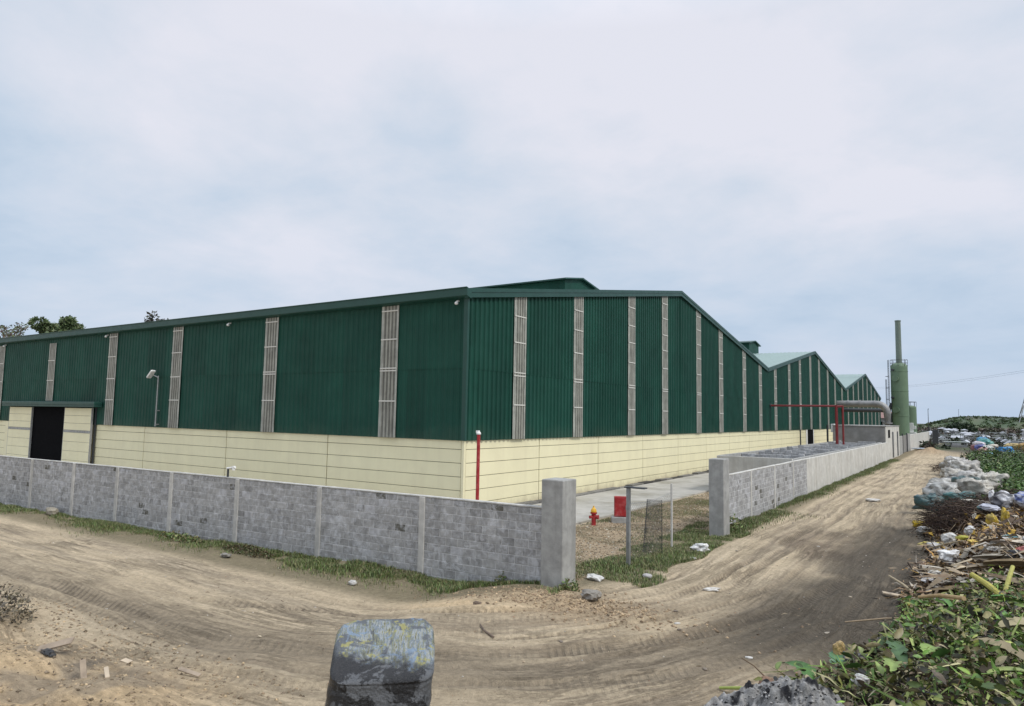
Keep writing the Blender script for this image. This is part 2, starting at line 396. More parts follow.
C = mixv(C, rut*.36*ss(-16, -9, X), (.21, .17, .125))  # rut grooves painted darker to strengthen their weak shading
corner = np.exp(-(((X+6.0)/4.2)**2+((Y-12.0)/3.2)**2))
C = mixv(C, corner*ss(.45, .62, fbm(tm*2.4, s_*.2, 280, 4))*.55, (.22, .175, .125))
C = mixv(C, np.clip(mtrk, 0, 1)*.95, (.105, .085, .062))
wide = np.exp(-((tm-np.interp(s_, [-36, -26, -16, -8, -1, 4, 9, 20], [3.7, 3.7, 3.6, 3.5, 3.45, 3.9, 4.4, 4.6]))/.8)**2)*ss(.3, .6, vn(s_*.16+2, s_*0, 96))
C = mixv(C, np.clip(wide*wr, 0, 1)*(.42+.25*ss(-10, -4, s_)*ss(22, 16, s_)), (.19, .158, .115))
# damp black soil by the rubbish heap
nz = fbm(X*.5, Y*.35, 300, 5)
dm = ss(-5.2, -3.0, X-.045*(Y-20)+2.2*(nz-.5))*ss(10.5, 14.5, Y+2*(nz-.5))*ss(38, 29, Y+9*(nz-.5))*ss(.30, .6, nz+.22)
C = mixv(C, np.clip(dm*.92, 0, 1), (.088, .076, .060))
dm2 = np.exp(-(((X+4.6)/1.0)**2+((Y-24)/4.5)**2))*ss(.4, .6, nz)
C = mixv(C, dm2*.6, (.16, .12, .085))
# pale sand verge and bank
C = mixv(C, np.clip(bank*.85, 0, 1), (.54, .40, .24))
C = mixv(C, bank*ss(.52, .66, fbm(X*.9, Y*.9, 310))*.6, (.22, .19, .15))
C = mixv(C, np.exp(-(((X+11.5)/1.1)**2+((Y-5.55)/.45)**2))*.8*ss(.35, .6, fbm(X*2.2, Y*2.2, 311)), (.16, .14, .115))
C = mixv(C, lump*.7, (.46, .34, .21))
sandv = np.exp(-(((X+9.6)/1.4)**2+((Y-12.3)/.5)**2))
C = mixv(C, np.clip(sandv*.9, 0, 1), (.60, .46, .29))
# yard rubble
C = mixv(C, np.clip(yard, 0, 1)*ss(-12.4, -11.9, X)*.9, (.34, .265, .18))
C = mixv(C, np.clip(yard, 0, 1)*ss(.45, .62, fbm(X*1.1, Y*1.1, 312)), (.20, .165, .105))
# soil below the verge grass
gv = ss(.02, -.1, tt)*ss(-1.6, -.6, tt)*(1-yard)
C = mixv(C, gv*.75, (.13, .115, .07))
# rubbish heap soil
C = mixv(C, ss(.02, .35, gm), (.060, .046, .036))
C = mixv(C, ss(.1, .5, gm)*ss(38, 44, Y)*ss(105, 90, Y), (.045, .07, .025))
eb = np.exp(-(((X+5.4)/1.8)**2+((Y-112)/9)**2)); C = mixv(C, np.clip(eb, 0, 1)*.8, (.30, .20, .115))
# open ground beyond
faro = ss(100, 125, Y + 6*(nz-.5))*ss(-7.5, -5.5, X+.0)
faro = np.maximum(faro, ss(150, 190, Y))*(1-.8*eb)
C = mixv(C, faro, (.105, .095, .075))
C = mixv(C, faro*ss(.45, .62, fbm(X*.07, Y*.03, 320)), (.055, .07, .035))
C = mixv(C, ss(2, 14, X)*ss(30, 20, np.abs(Y-15))*.0, (.1,.1,.1))
C *= (1.02+.18*fbm(X*9, Y*9, 340, 2))[:, None]
nx, ny = len(xs), len(ys)
i = np.arange(nx*ny).reshape(ny, nx)
Fq = np.stack([i[:-1,:-1].ravel(), i[:-1,1:].ravel(), i[1:,1:].ravel(), i[1:,:-1].ravel()], 1)

gm_ = bpy.data.materials.new('earth'); gm_.use_nodes = True
t = gm_.node_tree; b = t.nodes['Principled BSDF']; P = N(t, 'ShaderNodeNewGeometry').outputs['Position']
a = N(t, 'ShaderNodeAttribute'); a.attribute_name = 'Col'
tr = N(t, 'ShaderNodeAttribute'); tr.attribute_name = 'trk'
sp = N(t, 'ShaderNodeSeparateXYZ'); t.links.new(tr.outputs['Vector'], sp.inputs[0])
g1 = ramp(t, noise(t, P, 9, 8, .7), [(.3, (.72,)*3), (.7, (1.22,)*3)])
g2 = ramp(t, noise(t, P, 60, 4, .7), [(.3, (.82,)*3), (.7, (1.14,)*3)])
base = mixc(t, 1, mixc(t, 1, a.outputs['Color'], g1, 'MULTIPLY'), g2, 'MULTIPLY')
vor = N(t, 'ShaderNodeTexVoronoi'); vor.inputs['Scale'].default_value = 5.5; t.links.new(P, vor.inputs['Vector'])
pe = ramp(t, vor.outputs['Distance'], [(.05, (1,1,1)), (.09, (0,0,0))])
base = mixc(t, mathn(t, 'MULTIPLY', pe, mathn(t, 'MULTIPLY', noise(t, P, .8, 3), .8)), base, (.40,.34,.26))
rw_ = N(t, 'ShaderNodeAttribute'); rw_.attribute_name = 'road'; RW = rw_.outputs['Fac']
def trackn(k, m, d=8, off=0.):
    cb = N(t, 'ShaderNodeCombineXYZ'); t.links.new(mathn(t, 'MULTIPLY', sp.outputs[0], k), cb.inputs[0]); t.links.new(mathn(t, 'MULTIPLY', sp.outputs[1], m), cb.inputs[1]); cb.inputs[2].default_value = off
    return noise(t, cb.outputs[0], 1.0, d, .68)
ta, tb, tcn_ = trackn(2.2, .22, 9), trackn(7.0, .55, 8, 3.1), trackn(4.2, .16, 9, 7.7)
base = mixc(t, RW, base, mixc(t, 1, base, ramp(t, tb, [(.30, (.80,.79,.78)), (.5, (1,1,1)), (.70, (1.12,1.11,1.10))]), 'MULTIPLY'))
cr = ramp(t, ta, [(.475, (0,0,0)), (.49, (1,1,1)), (.505, (1,1,1)), (.53, (0,0,0))])
cr2 = ramp(t, tcn_, [(.54, (0,0,0)), (.555, (1,1,1)), (.575, (.8,.8,.8)), (.60, (0,0,0))])
crm = mathn(t, 'MULTIPLY', mathn(t, 'MAXIMUM', cr, cr2), mathn(t, 'MULTIPLY', RW, ramp(t, noise(t, P, .35, 4), [(.42, (.1,.1,.1)), (.6, (1,1,1))])))
base = mixc(t, mathn(t, 'MULTIPLY', crm, .32), base, (.13, .106, .08))
tw = mathn(t, 'MULTIPLY_ADD', mathn(t, 'SINE', mathn(t, 'ADD', mathn(t, 'MULTIPLY', sp.outputs[1], 2*math.pi/.20), mathn(t, 'MULTIPLY', sp.outputs[0], 9.0))), 1.4, .1, clamp=True)
tw = mathn(t, 'MULTIPLY', tw, mathn(t, 'MULTIPLY', sp.outputs[2], ramp(t, noise(t, P, 1.3, 4), [(.34, (.1,.1,.1)), (.50, (1,1,1))])))
base = mixc(t, mathn(t, 'MULTIPLY', tw, .42), base, (.12, .098, .074))  # groove shade of the tread imprint put into the colour, besides the bump
t.links.new(base, b.inputs['Base Color']); b.inputs['Roughness'].default_value = .95; b.inputs['Specular IOR Level'].default_value = .15
sn = mathn(t, 'MULTIPLY', tw, -.03)
hsum = mathn(t, 'ADD', mathn(t, 'MULTIPLY', noise(t, P, 14, 9, .74), .075), mathn(t, 'ADD', sn, mathn(t, 'MULTIPLY', crm, -.03)))
hsum = mathn(t, 'ADD', hsum, mathn(t, 'MULTIPLY', mathn(t, 'MULTIPLY', tb, RW), .05))
bn = N(t, 'ShaderNodeBump'); bn.inputs['Strength'].default_value = .9; bn.inputs['Distance'].default_value = 1.0
t.links.new(hsum, bn.inputs['Height']); t.links.new(bn.outputs[0], b.inputs['Normal'])
ground = mesh_obj('ground', np.stack([X, Y, hh], 1), Fq, gm_, None, (0,0,0), True, C)
at = ground.data.attributes.new('trk', 'FLOAT_VECTOR', 'POINT')
at.data.foreach_set('vector', np.stack([tm, s_, np.maximum(tread*.5*ss(-16, -9, X), mtread)], 1).ravel().astype(np.float32))
a2_ = ground.data.attributes.new('road', 'FLOAT', 'POINT'); a2_.data.foreach_set('value', (wr*ss(.35, .02, gm)).astype(np.float32))
tag(ground, kind='structure')

# concrete apron round the hall
mb = MB()
y = 14.8
while y < 84:
    mb.cbox((-16.72, y, -.2), (-12.6, min(y+3.99, 84), .045), .008); y += 4.0
x = -17.0
while x > -92:
    mb.cbox((x-3.99, 16.5, -.2), (x, 22.0, .045), .008); x -= 4.0
tag(mb.build('yard_apron', M['slab']), kind='structure')
mb = MB(); y = 22.2
while y < 110:
    L = rnd.uniform(.6, 2.2); c = rnd.choice([(.30,.29,.27), (.22,.21,.2), (.36,.35,.33), (.11,.105,.1)])
    mb.box((-17.16, y, -.1), (-16.74, y+L-.02, rnd.uniform(.04, .16)), tuple(q*.62 for q in c)); y += L
tag(mb.build('drain_kerb', M['stone']), kind='structure')

# far scrub-covered hill
hx = np.linspace(-40, 420, 240); hy = np.linspace(395, 560, 50)
A, B = np.meshgrid(hx, hy)
prof = ss(395, 425, B)*ss(560, 480, B)
hz_ = prof*(1.0+ss(-36, -3, A)*(5.6+2.2*fbm(A*.03, B*.02, 400, 4)+1.2*(fbm(A*.16, B*.1, 410, 3)-.5))) - .3
hc = np.tile(np.array([.040, .072, .026]), (A.size, 1))
hc = mixv(hc, ss(.45, .65, fbm(A*.09, B*.06, 420, 4)).ravel(), (.075, .105, .035))
hc = mixv(hc, (ss(.55, .7, fbm(A*.12, B*.1, 430, 4))*.5).ravel(), (.12, .105, .07))
hc = mixv(hc, ss(3.2, .8, hz_).ravel()*.7, (.11, .085, .06))
ii = np.arange(A.size).reshape(A.shape)
hill = mesh_obj('hill', np.stack([A.ravel(), B.ravel(), hz_.ravel()], 1), np.stack([ii[:-1,:-1].ravel(), ii[:-1,1:].ravel(), ii[1:,1:].ravel(), ii[1:,:-1].ravel()], 1), M['leaf'], None, None, True, hc)
tag(hill, kind='structure')

# ------------------------------------------------------------------ leaves and clumps
def leaf_mesh(P, size, cols, up=.35, asp=.45, fold=.25, seed=0):
    """folded diamond leaves; P n x 3, size n, cols n x 3"""
    r = np.random.default_rng(seed); n = len(P)
    d = r.normal(size=(n, 3)); d[:, 2] = d[:, 2]*.6 + up; d /= np.linalg.norm(d, axis=1)[:, None]
    q = r.normal(size=(n, 3)); sd = np.cross(d, q); sd /= np.linalg.norm(sd, axis=1)[:, None]+1e-9
    nn = np.cross(d, sd)
    L = size[:, None]; Wd = L*asp*.5
    b0 = P; ti = P+d*L - nn*L*.12*0
    m = P+d*L*.45
    l = m+sd*Wd+nn*L*fold*.4; rr = m-sd*Wd+nn*L*fold*.4
    V = np.stack([b0, l, ti, rr], 1).reshape(-1, 3)
    k = np.arange(n)*4
    F = np.concatenate([np.stack([k, k+1, k+2], 1), np.stack([k, k+2, k+3], 1)])
    return V, F, np.repeat(cols, 4, 0)
def leaf_fine(P, size, cols, up=.35, asp=.45, fold=.25, seed=0):
    r = np.random.default_rng(seed); n = len(P)
    d = r.normal(size=(n, 3)); d[:, 2] = d[:, 2]*.6 + up; d /= np.linalg.norm(d, axis=1)[:, None]
    q = r.normal(size=(n, 3)); q[:, 2] *= .5; sd = np.cross(d, q); sd /= np.linalg.norm(sd, axis=1)[:, None]+1e-9
    nn = np.cross(d, sd); nn *= np.where(nn[:, 2:3] < 0, -1., 1.)
    L = size[:, None]; Wd = L*asp*.5*r.uniform(.7, 1.25, (n, 1)); cu = r.uniform(-.05, .42, (n, 1)); fo = r.uniform(.05, .5, (n, 1)); tw = r.normal(0, .35, (n, 1))
    def c(f): return P+d*L*f-nn*L*cu*f*f
    def off(f, w, sg): return c(f)+(sd+nn*tw*f)*Wd*w*sg*r.uniform(.85, 1.15, (n, 1))+nn*Wd*fo*w
    V = np.stack([c(0.), off(.22, .78, 1), off(.50, 1., 1), off(.78, .66, 1), c(1.), off(.78, .66, -1), off(.50, 1., -1), off(.22, .78, -1), c(.22), c(.50), c(.78)], 1).reshape(-1, 3)
    k = np.arange(n)*11
    T = [(0,8,1),(0,7,8),(1,8,9),(1,9,2),(7,6,9),(7,9,8),(2,9,10),(2,10,3),(6,5,10),(6,10,9),(3,10,4),(5,4,10)]
    F = np.concatenate([np.stack([k+a, k+b, k+e], 1) for a, b, e in T])
    C_ = np.repeat(cols, 11, 0)*np.tile(np.array([.9,.9,1.,1.,.85,1.,1.,.9,1.25,1.2,1.1]), n)[:, None]
    C_ *= r.uniform(.82, 1.18, (len(C_), 1))
    return V, F, C_
def pick(n, palette, seed, jit=.25):
    r = np.random.default_rng(seed); p = np.array(palette)
    c = p[r.integers(0, len(p), n)]
    return np.clip(c*(1+jit*r.normal(size=(n, 1))), .005, .9)
def tree(name, loc, label, trunk_h, crown, leafn, leafs, palette, seed, group):
    root = empty(name, loc, label, 'tree', group)
    r = random.Random(seed); mbt = MB(); tips = []
    x, y, z = loc
    top = Vector((x+r.uniform(-.5,.5), y+r.uniform(-.5,.5), z+trunk_h))
    mbt.tube([(x,y,z-.3), (x+.1,y,z+trunk_h*.5), top], [.38, .30, .22], 8)
    for k in range(9):
        a = r.uniform(0, 6.28); L = crown[0]*r.uniform(.5, 1.0); hh_ = crown[1]*r.uniform(.25, 1.0)
        e = top+Vector((math.cos(a)*L, math.sin(a)*L, hh_))
        m = (top+e)/2+Vector((0,0,.5)); mbt.tube([top-Vector((0,0,r.uniform(0,1.5))), m, e], [.16, .09, .04], 6)
        tips += [e, m*.4+e*.6]
    mbt.build('trunk', M['bark'], root)
    g = np.random.default_rng(seed); Ps = []
    for c in tips:
        n = leafn//len(tips)
        d = g.normal(size=(n, 3)); d /= np.linalg.norm(d, axis=1)[:, None]
        rad = crown[2]*g.uniform(.55, 1.15)*g.uniform(.3, 1, (n, 1))**.4
        Ps.append(np.array(c)+d*rad*np.array([1, 1, .75]))
    Ps = np.concatenate(Ps); n = len(Ps)
    V, F, Cc = leaf_mesh(Ps, leafs*g.uniform(.6, 1.3, n), pick(n, palette, seed), 0, .6, .3, seed)
    mesh_obj('crown', V, F, M['leaf'], root, None, False, Cc)
    return root

# ------------------------------------------------------------------ the hall
XW, YW = -17.2, 22.35          # the two outer faces
XEND = -92.0
SPAN = 48.6; EAVE = 9.05; RIDGE = 12.85
YEND = YW+3*SPAN
def roofz(y):
    u = ((y-YW) % SPAN)/SPAN
    return EAVE+(RIDGE-EAVE)*(1-abs(2*u-1))
hall = empty('warehouse', (-50, 60, 0), 'long green corrugated steel warehouse with cream base walls and three gables', 'warehouse')
def ribs(a0, a1, pitch=.33, dep=.055):
    out = []; p = a0
    while p < a1-1e-6:
        for f, d in ((0, 0), (.46, 0), (.56, dep), (.90, dep)):
            q = p+f*pitch
            if q < a1: out.append((q, d))
        p += pitch
    out.append((a1, 0)); return out
def clad(axis, a0, a1, z0, ztop, off, name, mat, parent, pitch=.33):
    mb = MB(); R_ = ribs(a0, a1, pitch, .055 if axis == 'Y' else .022)
    if axis == 'Y':      # gable face, looks to +X; add break points at peaks and valleys
        br = [YW+SPAN*k*.5 for k in range(1, 6)]
        R_ = sorted(R_+[(q, 0) for q in br if a0 < q < a1])
    vs = []; fs = []
    for q, d in R_:
        zt = ztop(q) if callable(ztop) else ztop
        if axis == 'Y': vs += [(XW+off+d, q, z0), (XW+off+d, q, zt)]
        else: vs += [(q, YW-off-d, z0), (q, YW-off-d, zt)]
    for k in range(len(R_)-1):
        fs.append((2*k, 2*k+2, 2*k+3, 2*k+1))
    mb.add(vs, fs); return mb.build(name, mat, parent)
gz = lambda q: roofz(min(max(q, YW+.001), YEND-.001))-.06
clad('Y', YW-.06, YEND, 2.96, 5.95, .055, 'wall_cladding', M['green'], hall); clad('Y', YW-.06, YEND, 5.88, gz, .072, 'wall_cladding', M['green'], hall)
clad('X', XEND, XW+.06, 2.96, 5.95, .055, 'wall_cladding', M['green'], hall); clad('X', XEND, XW+.06, 5.88, 8.95, .072, 'wall_cladding', M['green'], hall)
mb = MB(); mb.box((XW+.04, YW-.14, 2.96), (XW+.14, YW-.02, 8.9)); mb.box((XW-.06, YW-.14, 2.96), (XW+.038, YW-.125, 8.9))
mb.build('corner_flashing', M['trim'], hall)
# inner dark core so that nothing shines through
mb = MB(); mb.box((XEND+.3, YW+.3, 0), (-51.7, YW+.35, 8.8)); mb.box((-47.5, YW+.3, 0), (XW-.3, YW+.35, 8.8)); mb.box((-51.8, YW+.3, 4.1), (-47.4, YW+.35, 8.8))
mb.box((-56.6, YW+.3, 0), (-51.5, YW+6, .02)); mb.box((XEND+.3, YW+12, 0), (XW-.4, YW+12.1, 8.8))
mb.build('inner_lining', M['dark'], hall)
# cream base wall: panels with open joints before a darker backing
ZJ = [.0, .41, .955, 1.50, 2.05, 2.60, 2.98]
def cream(axis, joints, skip=None):
    mb = MB(); bk = MB()
    for a0, a1 in zip(joints[:-1], joints[1:]):
        if skip and a0 >= skip[0]-.01 and a1 <= skip[1]+.01: continue
        for z0, z1 in zip(ZJ[:-1], ZJ[1:]):
            g = .012
            if axis == 'Y': mb.cbox((XW-.08, a0+.026, z0+(g if z0 else 0)), (XW+.002, a1-.026, z1-g), .008)
            else: mb.cbox((a0+.026, YW-.002, z0+(g if z0 else 0)), (a1-.026, YW+.08, z1-g), .008)
        if axis == 'Y': bk.box((XW-.2, a0, 0), (XW-.045, a1, 2.97))
        else: bk.box((a0, YW+.045, 0), (a1, YW+.2, 2.97))
    w = mb.build('base_wall', M['cream'], hall); bk.build('joint_backing', M['cream_gap'], w)
cream('Y', [YW+.12, 28.16, 34.3, 40.4, 46.5, 52.5, 58.5, 64.6, 70.8, 77, 83, 89.2, 95, 101, 107, 113, 119.5, 126, 132, 138, 144, 150, 156, 162, YEND])
cream('X', [XEND, -84, -76, -68, -60.2])
cream('X', [-46.9, -41.05, -33.0, -25.2, XW-.12])
mb = MB(); mb.cbox((XW-.115, YW-.02, 0), (XW+.02, YW+.115, 2.97), .01); mb.build('corner_trim', M['cream'], hall)
# the roof: three gables
for k in range(3):
    y0 = YW+SPAN*k; ym = y0+SPAN/2; y1 = y0+SPAN
    for (ya, za, yb, zb) in ((y0-(.32 if k == 0 else -.06), EAVE-(.05 if k == 0 else -.01), ym, RIDGE), (ym, RIDGE, y1-.06, EAVE+.01)):
        mb = MB(); vs = []; fs = []; q = XEND; n = 0
        while q < XW+.22:
            for f, d in ((0, 0), (.55, 0), (.68, .045), (.88, .045)):
                xx = min(q+f*.5, XW+.24); vs += [(xx, ya, za+d+.02), (xx, yb, zb+d+.02)]; n += 1
            q += .5
        for j in range(n-1): fs.append((2*j, 2*j+2, 2*j+3, 2*j+1))
        mb.add(vs, fs); mb.build('roof_slope', M['roof'], hall)
        # rake trim on the gable
        mb = MB(); o = 0.0; d = .27
        vs = []
        for xx in (XW+.10, XW+.26):
            vs += [(xx, ya, za-d), (xx, yb, zb-d), (xx, yb, zb+.085), (xx, ya, za+.085)]
        mb.add(vs, [(0,1,2,3), (7,6,5,4), (0,4,5,1), (3,2,6,7), (0,3,7,4), (1,5,6,2)])
        vs = []
        for xx in (XW+.262, XW+.285):
            vs += [(xx, ya, za-.06), (xx, yb, zb-.06), (xx, yb, zb+.11), (xx, ya, za+.11)]
        mb.add(vs, [(0,1,2,3), (7,6,5,4), (0,4,5,1), (3,2,6,7), (0,3,7,4), (1,5,6,2)])
        mb.build('rake_trim', M['trim'], hall)
# eave gutter along the long side
mb = MB()
prof = [(YW-.10, 8.72), (YW-.34, 8.78), (YW-.40, 8.82), (YW-.40, 9.10), (YW-.44, 9.13), (YW-.44, 9.16), (YW-.33, 9.13), (YW-.10, 9.0)]
vs = [(XEND, a_, b_) for a_, b_ in prof]+[(XW+.29, a_, b_) for a_, b_ in prof]; n = len(prof)
mb.add(vs, [(k, (k+1) % n, n+(k+1) % n, n+k) for k in range(n)]+[tuple(range(n-1, -1, -1)), tuple(range(n, 2*n))])
mb.build('gutter', M['trim'], hall)
# ridge monitors
for k, xe in ((0, -25.0), (1, -24.6), (2, -24.6)):
    ym = YW+SPAN*(k+.5); hw = 2.4
    mb = MB(); zr, ze = 14.5, 14.1
    for x0, x1 in ((-86, xe),):
        pr = [(ym-hw, 12.2), (ym-hw, ze), (ym, zr), (ym+hw, ze), (ym+hw, 12.2)]
        vs = [(x0, a_, b_) for a_, b_ in pr]+[(x1, a_, b_) for a_, b_ in pr]
        mb.add(vs, [(0,1,6,5), (3,4,9,8), (5,6,7,8,9), (4,3,2,1,0)])
    mo = mb.build('ridge_monitor', M['green'], hall)
    mb = MB(); o = .35
    for sg in (-1, 1):
        vs = [(x_, ym+sg*yy, zz) for x_ in (-86.2, xe+.25) for yy, zz in ((0, zr+.03), (hw+o, ze+.03-o*.16), (hw+o, ze+.14-o*.16), (0, zr+.14))]
        mb.add(vs, [(0,1,2,3), (7,6,5,4), (0,4,5,1), (1,5,6,2), (2,6,7,3), (3,7,4,0)])
    mb.build('monitor_roof', M['trim'], mo)
# translucent strips
def strip_mesh(axis, c, w, z0, z1, zf=None):
    mb = MB(); n = 5; vs = []; fs = []
    prof = []
    for k in range(n):
        for f, d in ((.0, .0), (.42, 0), (.50, .03), (.92, .03)):
            prof.append((c-w/2+(k+f)*w/n, d))
    prof.append((c+w/2, 0))
    cs_ = []
    for ix, (q, d) in enumerate(prof):
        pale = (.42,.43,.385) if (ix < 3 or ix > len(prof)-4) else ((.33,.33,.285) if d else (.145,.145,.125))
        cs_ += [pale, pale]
        zt = zf(q) if zf else z1
        if axis == 'Y': vs += [(XW+.135+d*.7, q, z0), (XW+.135+d*.7, q, zt)]
        else: vs += [(q, YW-.135-d*.7, z0), (q, YW-.135-d*.7, zt)]
    for k in range(len(prof)-1): fs.append((2*k, 2*k+2, 2*k+3, 2*k+1))
    mb.add(vs, fs); mb.c = cs_; return mb
def bars(axis, c, w, zs, parent):
    for z in zs:
        mb = MB()
        if axis == 'Y': mb.box((XW+.155, c-w*.48, z-.026), (XW+.172, c+w*.46, z+.026))
        else: mb.box((c-w*.48, YW-.172, z-.026), (c+w*.46, YW-.155, z+.026))
        mb.build('fixing_bar', M['polybar'], parent)
LS = [(-21.35, 8.72), (-29.5, 8.72), (-37.9, 8.72), (-45.1, 8.72), (-53.3, 8.45), (-61.6, 8.6), (-69.8, 8.6)]
for k, (c, zt) in enumerate(LS):
    z0 = 2.97 if c < -60 or c > -46 else 4.45
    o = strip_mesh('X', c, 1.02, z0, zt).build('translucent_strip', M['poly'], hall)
    bars('X', c, 1.02, [z for z in (4.54, 5.86, 5.97, 7.24, 8.50) if z0+.2 < z < zt-.1 and not (z == 5.97 and k > 1)], o)
RS = [26.15, 31.7, 38.4, 43.75, 50.5, 55.9, 62.7, 68.2, 74.2, 80.6, 86.3, 92.5, 98.3, 104.6, 110.5, 116.7, 122.6, 128.6, 134.5, 140.5, 146.5, 152.5, 158.4, 164.3]
for k, c in enumerate(RS):
    zt = roofz(c)-.24; w = 1.0
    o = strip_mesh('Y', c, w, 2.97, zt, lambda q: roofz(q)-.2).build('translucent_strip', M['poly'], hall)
    if c < 90: bars('Y', c, w, [z for z in (4.48, 5.78, 5.92, 7.28, 8.47, 9.5, 10.6, 11.6) if z < zt-.35 and not (z == 5.78 and k > 4)], o)
# sliding door on the long side
mb = MB()
for x0, x1 in ((-59.0, -55.35), (-50.5, -46.85)):
    leaf = MB()
    for z0, z1 in ((.05, .6), (.6, 1.2), (1.2, 1.8), (1.8, 2.4), (2.55, 3.0), (3.0, 3.5), (3.5, 4.0)):
        leaf.cbox((x0+.06, YW-.32, z0+.01), (x1-.06, YW-.22, z1-.01), .01)
    lf = leaf.build('sliding_door', M['cream'], hall)
    fr = MB(); fr.box((x0, YW-.31, .03), (x0+.058, YW-.2, 4.02)); fr.box((x1-.058, YW-.31, .03), (x1, YW-.2, 4.02)); fr.box((x0+.06, YW-.29, .05), (x1-.06, YW-.23, 4.0))
    fr.box((x0+.06, YW-.335, 2.40), (x1-.06, YW-.225, 2.55))
    fr.build('door_frame', M['conc'], lf)
mb = MB(); mb.cbox((-59.6, YW-.62, 4.06), (-45.95, YW-.12, 4.18), .02); mb.cbox((-59.6, YW-.64, 4.19), (-45.95, YW-.12, 4.40), .03)
mb.build('door_canopy', M['trim'], hall)
mb = MB(); mb.box((-46.84, YW-.12, 0), (-46.70, YW-.06, 4.05)); mb.build('door_jamb', M['dsteel'], hall)
mb = MB(); mb.box((-60.2, YW-.05, 0), (-55.4, YW+.02, 2.94)); mb.build('door_surround', M['cream'], hall); mb = MB(); mb.box((-50.4, YW-.05, 0), (-46.9, YW+.02, 2.94)); mb.build('door_surround', M['cream'], hall)
mb = MB(); mb.box((-55.4, YW-.18, 0.02), (-50.4, YW-.14, 4.05)); mb.build('door_opening', M['dark'], hall)  # near-black sheet across the doorway, its colour standing for the shade inside
# small eave lamps
for x in (XW-.35, -33.0, -45.8, -61.0):
    mb = MB(); mb.tube([(x, YW-.12, 8.66), (x, YW-.24, 8.62)], .04, 8); mb.lathe((x, YW-.28, 8.48), [(.03,0), (.07,.03), (.075,.08), (.04,.13)], 12)
    mb.build('eave_lamp', M['white'], hall)
# gable side door
mb = MB(); mb.box((XW+.01, 90.4, .05), (XW+.05, 93.9, 2.95)); d = mb.build('side_door', M['dark'], hall)
mb = MB(); mb.box((XW+.01, 89.6, .05), (XW+.07, 90.38, 2.96)); mb.box((XW+.01, 93.92, .05), (XW+.07, 94.3, 2.96)); mb.build('door_frame', M['white'], d)
mb = MB(); mb.box((XW+.01, 86.2, .05), (XW+.07, 86.6, 2.95)); mb.build('downpipe', M['dsteel'], hall)

# ------------------------------------------------------------------ lamp, pipes, yard things
lp = empty('yard_lamp', (-39.5, 22.1, 3.05), 'slim pole with one tilted white floodlight fixed to the long green wall', 'lamp')
mb = MB(); mb.tube([(-39.5, 22.1, 3.02), (-39.5, 22.1, 5.95)], [.04, .03], 8); mb.build('pole', M['steel'], lp)
mb = MB(); mb.box((-39.55, 22.08, 3.1), (-39.45, 22.36, 3.16)); mb.build('bracket', M['steel'], lp)
mb = MB(); mb.box((-39.55, 22.08, 3.9), (-39.45, 22.30, 3.96)); mb.build('bracket', M['steel'], lp)
mb = MB(); mb.tube([(-39.5, 22.1, 5.85), (-39.85, 22.0, 5.98)], .03, 6); mb.build('arm', M['steel'], lp)
mb = MB(); mm = Matrix.Translation((-40.0, 21.95, 6.05)) @ Matrix.Rotation(math.radians(-40), 4, 'Y')
mb.cbox((-.34, -.14, -.05), (.30, .14, .06), .03, mat=mm); mb.build('floodlight', M['white'], lp)
rp = empty('fire_riser', (-16.22, 22.0, 0), 'red standing pipe with white cap by the corner of the warehouse', 'pipe')
mb = MB(); mb.tube([(-16.22, 22.0, 0), (-16.22, 22.0, 3.25)], .07, 10); mb.build('pipe', M['red'], rp)
mb = MB(); mb.lathe((-16.22, 22.0, 3.25), [(.09,0), (.09,.06), (.05,.1)], 10); mb.box((-16.32, 21.95, 3.3), (-16.2, 22.05, 3.40)); mb.build('cap', M['white'], rp)

def hydrant(loc):
    x, y, z = loc
    h = empty('fire_hydrant', loc, 'red fire hydrant with yellow bonnet on the edge of the concrete apron', 'fire hydrant')
    mb = MB(); mb.lathe(loc, [(.17,0), (.17,.05), (.10,.06), (.105,.55), (.15,.57), (.15,.63), (.11,.64)], 14); mb.build('barrel', M['red'], h)
    mb = MB(); mb.lathe((x, y, z+.64), [(.13,0), (.135,.04), (.11,.13), (.05,.19), (.035,.2), (.035,.27)], 14); mb.build('bonnet', M['yellow'], h)
    h.scale = (.82, .82, .84)
    for a, r_ in ((.2, .085), (2.3, .06), (4.3, .06)):
        mb = MB(); d = Vector((math.cos(a), math.sin(a), 0)); p = Vector((x, y, z+.43))
        mb.tube([p+d*.08, p+d*.19], r_, 10); mb.tube([p+d*.19, p+d*.23], r_*1.2, 8); mb.build('outlet', M['red'], h)
hydrant((-12.0, 23.6, -.06))
fb = empty('fire_hose_cabinet', (-11.4, 24.75, 0), 'red fire hose cabinet standing on a concrete stub behind the wire fence', 'fire cabinet')
fb.location = (-11.52, 24.9, 0); fb.rotation_euler = (0, 0, math.radians(28))
mb = MB(); mb.cbox((-11.64, 24.60, .22), (-11.16, 24.86, .98), .02); mb.build('cabinet', M['red'], fb)
mb = MB(); mb.cbox((-11.61, 24.578, .26), (-11.19, 24.598, .94), .008); mb.build('door', M['red'], fb)
mb = MB(); mb.tube([(-11.2, 24.565, .5), (-11.2, 24.565, .66)], .012, 6); mb.build('handle', M['steel'], fb)
mb = MB(); mb.cbox((-11.75, 24.5, -.1), (-11.05, 24.95, .22), .03); mb.build('plinth', M['conc'], fb)
